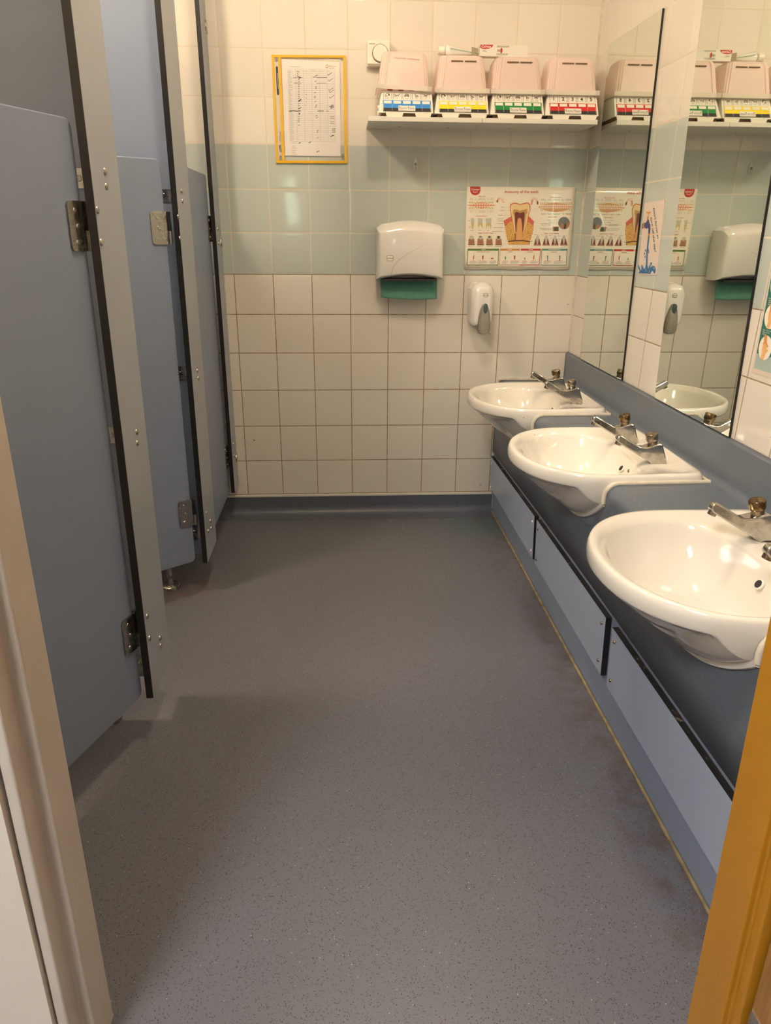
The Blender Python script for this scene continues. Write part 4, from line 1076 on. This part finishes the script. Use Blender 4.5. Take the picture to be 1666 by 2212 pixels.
for x in (1005, 1110, 1215, 1322):
    fl = F(); fl.poly([(x - 44, 836), (x - 22, 752), (x + 22, 752), (x + 46, 836)], 1); dr = printed('gum_picture', fl, C_FLESH, t)
    fl = F(); fl.poly([(x - 18, 745), (x - 14, 725), (x + 4, 709), (x + 18, 720), (x + 20, 745), (x + 12, 790), (x, 825), (x - 10, 790)], 2); printed('gum_tooth', fl, C_CROWN, dr)
    fl = F(); fl.poly([(x - 40, 828), (x - 22, 756), (x - 15, 756), (x - 8, 820)], 3); printed('gum_side', fl, C_DKRED, dr)
    fl = F(); fl.poly([(x + 42, 828), (x + 24, 756), (x + 16, 756), (x + 8, 820)], 3); printed('gum_side', fl, C_DKRED, dr)
fl = F(); fl.ell(1325, 566, 70, 74, 1, 32); sp = printed('sensitive_inset', fl, C_SLATE, t)
fl = F(); fl.poly([(1268, 600), (1300, 560), (1322, 590), (1320, 636), (1290, 628)], 2); fl.poly([(1390, 560), (1365, 560), (1350, 620), (1365, 628), (1388, 600)], 2); printed('sensitive_inset_gum', fl, C_FLESH, sp)
fl = F(); fl.poly([(1330, 580), (1345, 568), (1352, 600), (1340, 636), (1326, 636)], 3); printed('sensitive_inset_dark', fl, C_BROWN, sp)
fl = F(); fl.rrect(1190, 608, 1262, 664, 8, 1); printed('detail_inset', fl, C_GUM, sp)
fl = F(); fl.rect(1206, 612, 1256, 662, 2); printed('detail_inset_core', fl, inkmat('poster_dark_green', 70, 90, 65), sp)
# advice boxes
for (x0, x1, c, nm) in ((168, 546, C_GREEN, 'green_box'), (556, 794, C_ORANGE, 'orange_box'), (806, 1048, C_RED, 'red_box'), (1056, 1366, C_TEAL, 'teal_box')):
    dx = -5 if x0 < 500 else -10
    fl = F(); fl.rect(x0, 873, x1, 896, 1)
    fl.line([(x0 + 3, 896), (x0 + dx, 1070), (x1 - 14, 1070), (x1 - 4, 896)] if x0 in (168, 1056) else ([(x0 + 3, 896), (x0 + dx + 4, 1066), (x1 - 4, 1068)] if x0 == 556 else [(x0 - 14, 1068), (x1 - 24, 1068), (x1 - 4, 896)]), 8 if x0 != 556 else 5, 1)
    bx = printed(nm, fl, c, t)
    fl = F(); words(fl, (x0 + x1) / 2 - (25 if x0 < 1000 else 70), (x0 + x1) / 2 + (25 if x0 < 1000 else 70), 885, 8, 2); printed('box_heading', fl, C_WHITE, bx)
fl = F(); words(fl, 276, 436, 909, 6); words(fl, 654, 710, 910, 6); words(fl, 884, 950, 912, 6); words(fl, 1172, 1238, 912, 6)
for x, wd in ((240, 30), (350, 60), (473, 40), (616, 35), (732, 60), (852, 35), (964, 35), (1124, 50), (1270, 55)): words(fl, x - wd * .7, x + wd * .7, 1020, 5)
for x in (240, 963): fl.poly([(x - 7, 1002), (x - 4, 960), (x + 8, 945), (x + 6, 975), (x + 2, 1006)], 1)
for x in (351, 732): fl.poly([(x - 10, 956), (x + 11, 956), (x + 6, 1004), (x - 6, 1004)], 1)
fl.rect(446, 984, 478, 998); printed('box_red_print', fl, C_TITLE, t)
fl = F(); fl.ell(621, 985, 9, 22); fl.poly([(1120, 955), (1138, 955), (1132, 1018), (1124, 1018)], 1); printed('box_teal_print', fl, C_TEAL, t)
fl = F(); fl.rect(848, 978, 860, 1006); fl.poly([(1262, 956), (1284, 956), (1278, 1018), (1266, 1018)], 1)
for a, b in ((240, 473), (624, 734), (858, 966), (1130, 1276)):
    fl.line([(a, 946), (a, 922), (b, 922), (b, 946)], 1.5)
for x, wd in ((240, 48), (350, 52), (473, 40), (616, 30), (732, 50), (852, 30), (964, 45), (1124, 42), (1270, 70)):
    for y in (1031, 1040, 1049): words(fl, x - wd, x + wd * (1 if y < 1045 else .5), y, 4)
printed('box_grey_print', fl, M_GREYINK, t)

# ------------------------------------------------------------------ clear document pocket with the brushing chart
t = thing('document_pocket', 'clear wall pocket with yellow binding, left of the thermostat', 'document pocket', (.313, 0, 1.385))
QX, QY, QS = 560.0, 100.0, 7.573
def qq(x, y, L):
    q = unproj(QX + x / QS, QY + y / QS, 1, -.004); return Vector((q[0], -.004 - .0003 * L, q[2]))
def bar(mb, a, b, c, d, y0=-.0065, y1=-.0005):
    P = [qq(*p, 0) for p in (a, b, c, d)]
    mb.loft([[(p[0], y0, p[2]) for p in P], [(p[0], y1, p[2]) for p in P]])
mb = MB(); bar(mb, (200, 138), (1414, 150), (1414, 192), (200, 186)); bar(mb, (204, 180), (244, 180), (312, 1880), (276, 1880)); bar(mb, (312, 182), (356, 182), (420, 1880), (376, 1880)); bar(mb, (1374, 188), (1418, 188), (1442, 1880), (1396, 1880)); bar(mb, (276, 1868), (1442, 1874), (1442, 1918), (280, 1912))
part('binding', mb, M_YELLOW, t, bevel=.0008)
mb = MB(); P = [qq(*p, 0) for p in ((300, 184), (1390, 190), (1410, 1880), (330, 1880))]; mb.loft([[(p[0], -.0052, p[2]) for p in P], [(p[0], -.0048, p[2]) for p in P]]); part('clear_film', mb, M_FILM, t)
fl = Flat(qq); fl.poly([(244, 186), (312, 186), (376, 1860), (312, 1860)], 1); sp = printed('spine_strip', fl, plain('frosted_spine', (.66, .60, .50, 1), .4), t)
fl = Flat(qq); fl.poly([(272, 345), (280, 326), (296, 326), (306, 345), (328, 775), (320, 800), (302, 800), (290, 780)], 2); fl.poly([(322, 1625), (358, 1605), (370, 1730), (340, 1735)], 2); printed('spine_mark', fl, plain('charcoal_print', (.03, .03, .035, 1), .4), sp)
fl = Flat(qq); fl.text('CLEARBOARD', 343, 1475, 26, 2, ang=PI / 2 - .04, bold=.01); printed('spine_lettering', fl, M_INK, sp)
fl = Flat(qq)
for k in range(4): fl.frame(343, 1615 + 29 * k, 363, 1636 + 29 * k, 3, 3)
fl.line([(296, 440), (312, 690)], 5, 3); printed('spine_light_print', fl, C_WHITE, sp)
fl = Flat(qq); fl.ell(282, 222, 28, 38, 2); fl.ell(352, 1822, 25, 42, 2); fl.poly([(1310, 192), (1374, 192), (1370, 225), (1335, 218)], 3); fl.ell(1370, 1800, 24, 46, 3); printed('corner_pads', fl, inkmat('pad_dull_grey', 140, 136, 128), t)

t = thing('brushing_chart', 'paper tick chart inside the yellow-bound wall pocket', 'paper sheet', (.32, -.002, 1.4))
def qs(x, y, L):
    q = unproj(QX + x / QS, QY + y / QS, 1, -.0032); return Vector((q[0], -.0032 - .0002 * L, q[2]))
mb = MB(); P = [qs(*p, 0) for p in ((358, 196), (1316, 262), (1332, 1800), (420, 1788))]
P[0] = qs(360, 205, 0)
mb.loft([[(p[0], -.0032, p[2]) for p in P], [(p[0], -.0026, p[2]) for p in P]]); part('sheet', mb, M_PAPER, t)
fl = Flat(qs)
def gx(k, v): return (466 + (1232 - 466) * k) + v * (505 + (1248 - 505) * k - (466 + (1232 - 466) * k))
NR = 38
for r in range(NR + 1):
    v = r / NR; y0 = 376 + (1556 - 376) * v; y1 = 388 + (1560 - 388) * v
    fl.line([(gx(0, v), y0), (gx(1, v), y1)], 1.8)
for k in (0, .168, .335, .505, .675, .84, 1.0): fl.line([(gx(k, 0), 378 + 10 * k), (gx(k, 1), 1556 + 4 * k)], 2.0)
printed('table_rules', fl, M_GREYINK, t)
fl = Flat(qs); fl.text('Tooth Brushing List', 586, 334, 22, 1, bold=.01, sx=.9)
for k, wd in enumerate(('Name', 'Monday', 'Tuesday', 'Wednesday', 'Thursday', 'Friday')): fl.text(wd, gx((.03, .19, .35, .52, .69, .85)[k], .02), 400 + k, 17, 1, 'LEFT', sx=.9)
random.seed(11)
for r in range(1, NR):
    v = (r + .55) / NR; x = gx(.012, v); y = 378 + 1178 * v; e = x + random.uniform(22, 62)
    while x < e:
        ww = random.uniform(4, 9); fl.rect(x, y - 6, x + ww * .6, y + 6); x += ww + 2
for x0, x1, y in ((515, 605, 1580), (545, 582, 1635), (526, 632, 1665), (532, 606, 1705), (538, 592, 1742), (540, 612, 1772)):
    x = x0
    while x < x1:
        hh = random.uniform(5, 9); fl.line([(x, y - hh), (x + 5, y + hh)], 3); fl.line([(x + 5, y + hh), (x + 9, y - 2)], 3); x += random.uniform(12, 18)
printed('print', fl, M_GREYINK, t)
fl = Flat(qs); fl.line([(1092, 330), (1100, 308), (1118, 300), (1130, 322), (1124, 352), (1100, 356), (1090, 335)], 10); printed('printed_emblem', fl, C_ORANGE, t)
fl = Flat(qs)
for y in (315, 333, 358):
    x = 1145
    while x < 1145 + (45 if y < 320 else 110 if y < 340 else 80): fl.line([(x, y + 6), (x + 5, y - 6), (x + 9, y + 5)], 2.5); x += 13
printed('emblem_script', fl, C_BROWN, t)
fl = Flat(qs)
def tick(x, y, s=20, w=7): fl.line([(x - s * .45, y + 2), (x - s * .1, y + s * .4), (x + s, y - s * .45)], w)
def dash(x, y, l=26, w=7, a=-.35): fl.line([(x - l / 2, y - l / 2 * math.sin(a)), (x + l / 2, y + l / 2 * math.sin(a))], w)
for y in (418, 455): dash(635, y, 34, 8, .4)
fl.line([(618, 482), (676, 510), (638, 550)], 11); fl.line([(560, 514), (706, 512)], 7); fl.line([(930, 512), (1114, 508)], 8); fl.line([(566, 602), (690, 600)], 7); fl.line([(936, 602), (1100, 602)], 6)
fl.line([(490, 1062), (560, 1056), (610, 1062), (680, 1056)], 14); fl.line([(956, 1058), (1054, 1060)], 10); fl.line([(1095, 1060), (1135, 1060)], 6)
for y in (578, 632, 662, 697, 732, 760, 792, 822, 850, 940, 975, 1015, 1152, 1186, 1210, 1235, 1294): dash(648, y, 30, 8, random.uniform(-.5, .1))
for y in (885, 900, 1020): fl.line([(640, y + 8), (688, y - 20)], 11)
fl.line([(640, 1090), (668, 1098), (650, 1125)], 12)
for y in (790, 850, 910, 965): dash(768, y, 16, 5, 1.2)
for x, y in ((925, 572), (928, 665), (928, 690), (916, 760), (912, 820), (912, 840), (918, 905), (930, 965), (930, 990), (936, 1135), (948, 1165), (956, 1380), (956, 1404), (956, 1497)): dash(x, y, 30, 7, -.7)
tick(905, 488, 55, 8); tick(1140, 452, 50, 8)
for x, y, s in ((1150, 550, 50), (1155, 700, 60), (1165, 735, 60), (1170, 825, 60), (1160, 968, 50)): tick(x, y, s, 6)
for y in (985, 1010, 1470): fl.line([(1166, y + 10), (1180, y), (1222, y - 15)], 13)
for x in (1180, 1215):
    for y in (1150, 1180, 1235, 1265): dash(x, y, 32, 6, -.4)
for x in (1205, 1235):
    for y in (1350, 1375, 1405): dash(x, y, 26, 8, -.5)
fl.line([(645, 1588), (680, 1574)], 11); tick(822, 1570, 26, 10); dash(960, 1722, 50, 10, -.5)
printed('pen_ticks', fl, M_INK, t)

# ------------------------------------------------------------------ tap reminder sign between the mirrors
t = thing('reminder_sign', 'small laminated sign with a blue tap and pouring water between the mirrors', 'sign', (W, -.69, 1.14))
SX_, SY_, SS_ = 1360.0, 380.0, 9.62
def sq(x, y, L):
    q = unproj(SX_ + x / SS_, SY_ + y / SS_, 0, W - .0012); return Vector((W - .0012 - .00025 * L, q[1], q[2]))
mb = MB(); P = [sq(*p, 0) for p in ((318, 565), (735, 492), (562, 2062), (178, 2040))]
mb.loft([[(W - .0012, p[1], p[2]) for p in P], [(W - .0004, p[1], p[2]) for p in P]]); part('card', mb, plain('sign_card', (.72, .62, .545, 1), .3, coat=.4, var=.02), t)
C_NAVY = inkmat('sign_navy', 60, 68, 120); C_WATER = inkmat('sign_water', 45, 105, 160); C_LWATER = inkmat('sign_light_water', 110, 165, 190); C_SOR = inkmat('sign_orange', 225, 145, 50)
fl = Flat(sq); fl.poly([(312, 980), (350, 965), (372, 910), (405, 910), (412, 960), (436, 1010), (440, 1080), (432, 1200), (392, 1200), (396, 1100), (385, 1085), (350, 1100), (330, 1080), (306, 1075)], 1); tpn = printed('printed_tap', fl, C_NAVY, t)
fl = Flat(sq); fl.poly([(362, 882), (400, 882), (404, 912), (362, 912)], 1); fl.poly([(296, 955), (312, 955), (300, 1105), (285, 1105)], 1); fl.poly([(386, 1200), (438, 1200), (432, 1240), (388, 1240)], 1)
fl.line([(388, 850), (395, 800)], 10, 1); fl.line([(358, 740), (362, 780), (385, 750), (398, 795), (415, 750), (430, 780), (436, 740)], 14, 1); fl.line([(372, 765), (430, 765)], 18, 1); printed('printed_tap_rings', fl, C_SOR, tpn)
fl = Flat(sq); fl.poly([(275, 985), (290, 985), (282, 1095), (268, 1095)], 1); fl.ell(386, 862, 9, 14, 2); printed('printed_tap_dark', fl, M_INK, tpn)
fl = Flat(sq); fl.poly([(390, 1242), (420, 1242), (385, 1560), (375, 1860), (430, 2030), (186, 2022), (215, 1975), (172, 1890), (188, 1845), (215, 1880), (232, 1960), (250, 1950), (242, 1870), (262, 1845), (285, 1880), (300, 1930), (325, 1925), (345, 1830), (355, 1560)], 1)
fl.poly([(395, 1990), (400, 1900), (440, 1800), (468, 1790), (470, 1830), (430, 1910), (480, 1868), (530, 1880), (550, 1940), (535, 2020), (508, 2030), (500, 1990), (470, 1970), (440, 2035), (390, 2032)], 1)
for x, y in ((335, 1550), (316, 1615), (325, 1680), (400, 1585), (395, 1540)): fl.ell(x, y, 11, 26, 1)
wt_ = printed('printed_water', fl, C_WATER, t)
fl = Flat(sq); fl.ell(200, 1890, 10, 26, 2); fl.ell(262, 1885, 10, 26, 2); fl.ell(440, 1850, 11, 34, 2); fl.ell(515, 1920, 20, 28, 2); fl.ell(345, 1960, 9, 30, 2); fl.ell(420, 1980, 12, 30, 2); printed('printed_splash', fl, C_LWATER, wt_)
fl = Flat(sq)
a1 = math.atan2(1340 - 650, 595 - 495); a2 = math.atan2(1610 - 830, 540 - 445)
fl.text("Don't forget to", 552, 990, 54, 1, sx=1.95, ang=-a1, bold=.02); fl.text('turn off the tap!', 497, 1220, 54, 1, sx=2.1, ang=-a2, bold=.02)
printed('lettering', fl, plain('dark_green_ink', (.05, .09, .075, 1), .5), t)

# ------------------------------------------------------------------ hand washing poster at the right edge
t = thing('handwashing_poster', 'laminated teal hand washing poster right of the second mirror', 'poster', (W, -1.47, 1.0))
HX, HY, HS = 1600.0, 420.0, 5.53
def hq(x, y, L):
    q = unproj(HX + x / HS, HY + y / HS, 0, W - .0012); return Vector((W - .0012 - .00025 * L, q[1], q[2]))
yl = -1.3665; yr = yl - .222
mb = MB(); mb.box(W - .0013, W - .0004, yr, yl, .862, 1.17); part('sheet', mb, plain('handwash_border', (.72, .62, .53, 1), .25, coat=.4, var=.02), t)
fw = lambda u, v, L: Vector((W - .0014 - .00025 * L, u, v))
fl = Flat(fw); fl.rect(yl - .006, .872, yr + .006, 1.165, 0); hp = printed('background', fl, inkmat('handwash_pale_blue', 165, 185, 180), t)
fl = Flat(fw); fl.rect(yl - .006, .905, yr + .006, 1.165, 1); printed('teal_field', fl, inkmat('handwash_teal', 35, 110, 100), hp)
C_SKIN = inkmat('handwash_skin', 215, 150, 90); C_SKIN2 = inkmat('handwash_light_skin', 232, 180, 120)
for row, cz in enumerate((.918, .985, 1.052, 1.119)):
    for col in range(3):
        cy = yl - .036 - .066 * col
        fl = Flat(fw); fl.ell(cy, cz + .003, .0255, .0265, 2, 28); hc = printed('step_picture', fl, C_WHITE, hp)
        def hand(ox, oz, sg, L):
            h = Flat(fw); h.ell(ox, oz, .0085, .0075, L)
            for q in range(4): h.line([(ox + (.0055 - .0037 * q), oz), (ox + (.0065 - .0040 * q), oz - sg * (.0150 - .0012 * abs(q - 1)))], .0034, L)
            h.line([(ox - .006, oz + sg * .002), (ox - .0125, oz - sg * .0035)], .0038, L); h.poly([(ox - .006, oz + sg * .004), (ox + .006, oz + sg * .004), (ox + .010, oz + sg * .019), (ox - .002, oz + sg * .021)], L)
            return h
        printed('drawn_hand', hand(cy + .003, cz + .010, 1, 3), C_SKIN, hc)
        printed('drawn_palm', hand(cy + .001, cz - .003, -1, 4), C_SKIN2, hc)
        if row:
            fl = Flat(fw)
            for q, w_ in enumerate(('Step 4. Then, inter-', 'fingers and rub', 'together') if row == 1 else ('Step 1.', 'Soap your', 'under fingers', 'between')):
                fl.text(w_, cy + .022, cz - .0270 - .0042 * q, .0046, 3, 'LEFT', sx=-1, vflip=False)
            printed('step_text', fl, C_WHITE, hp)
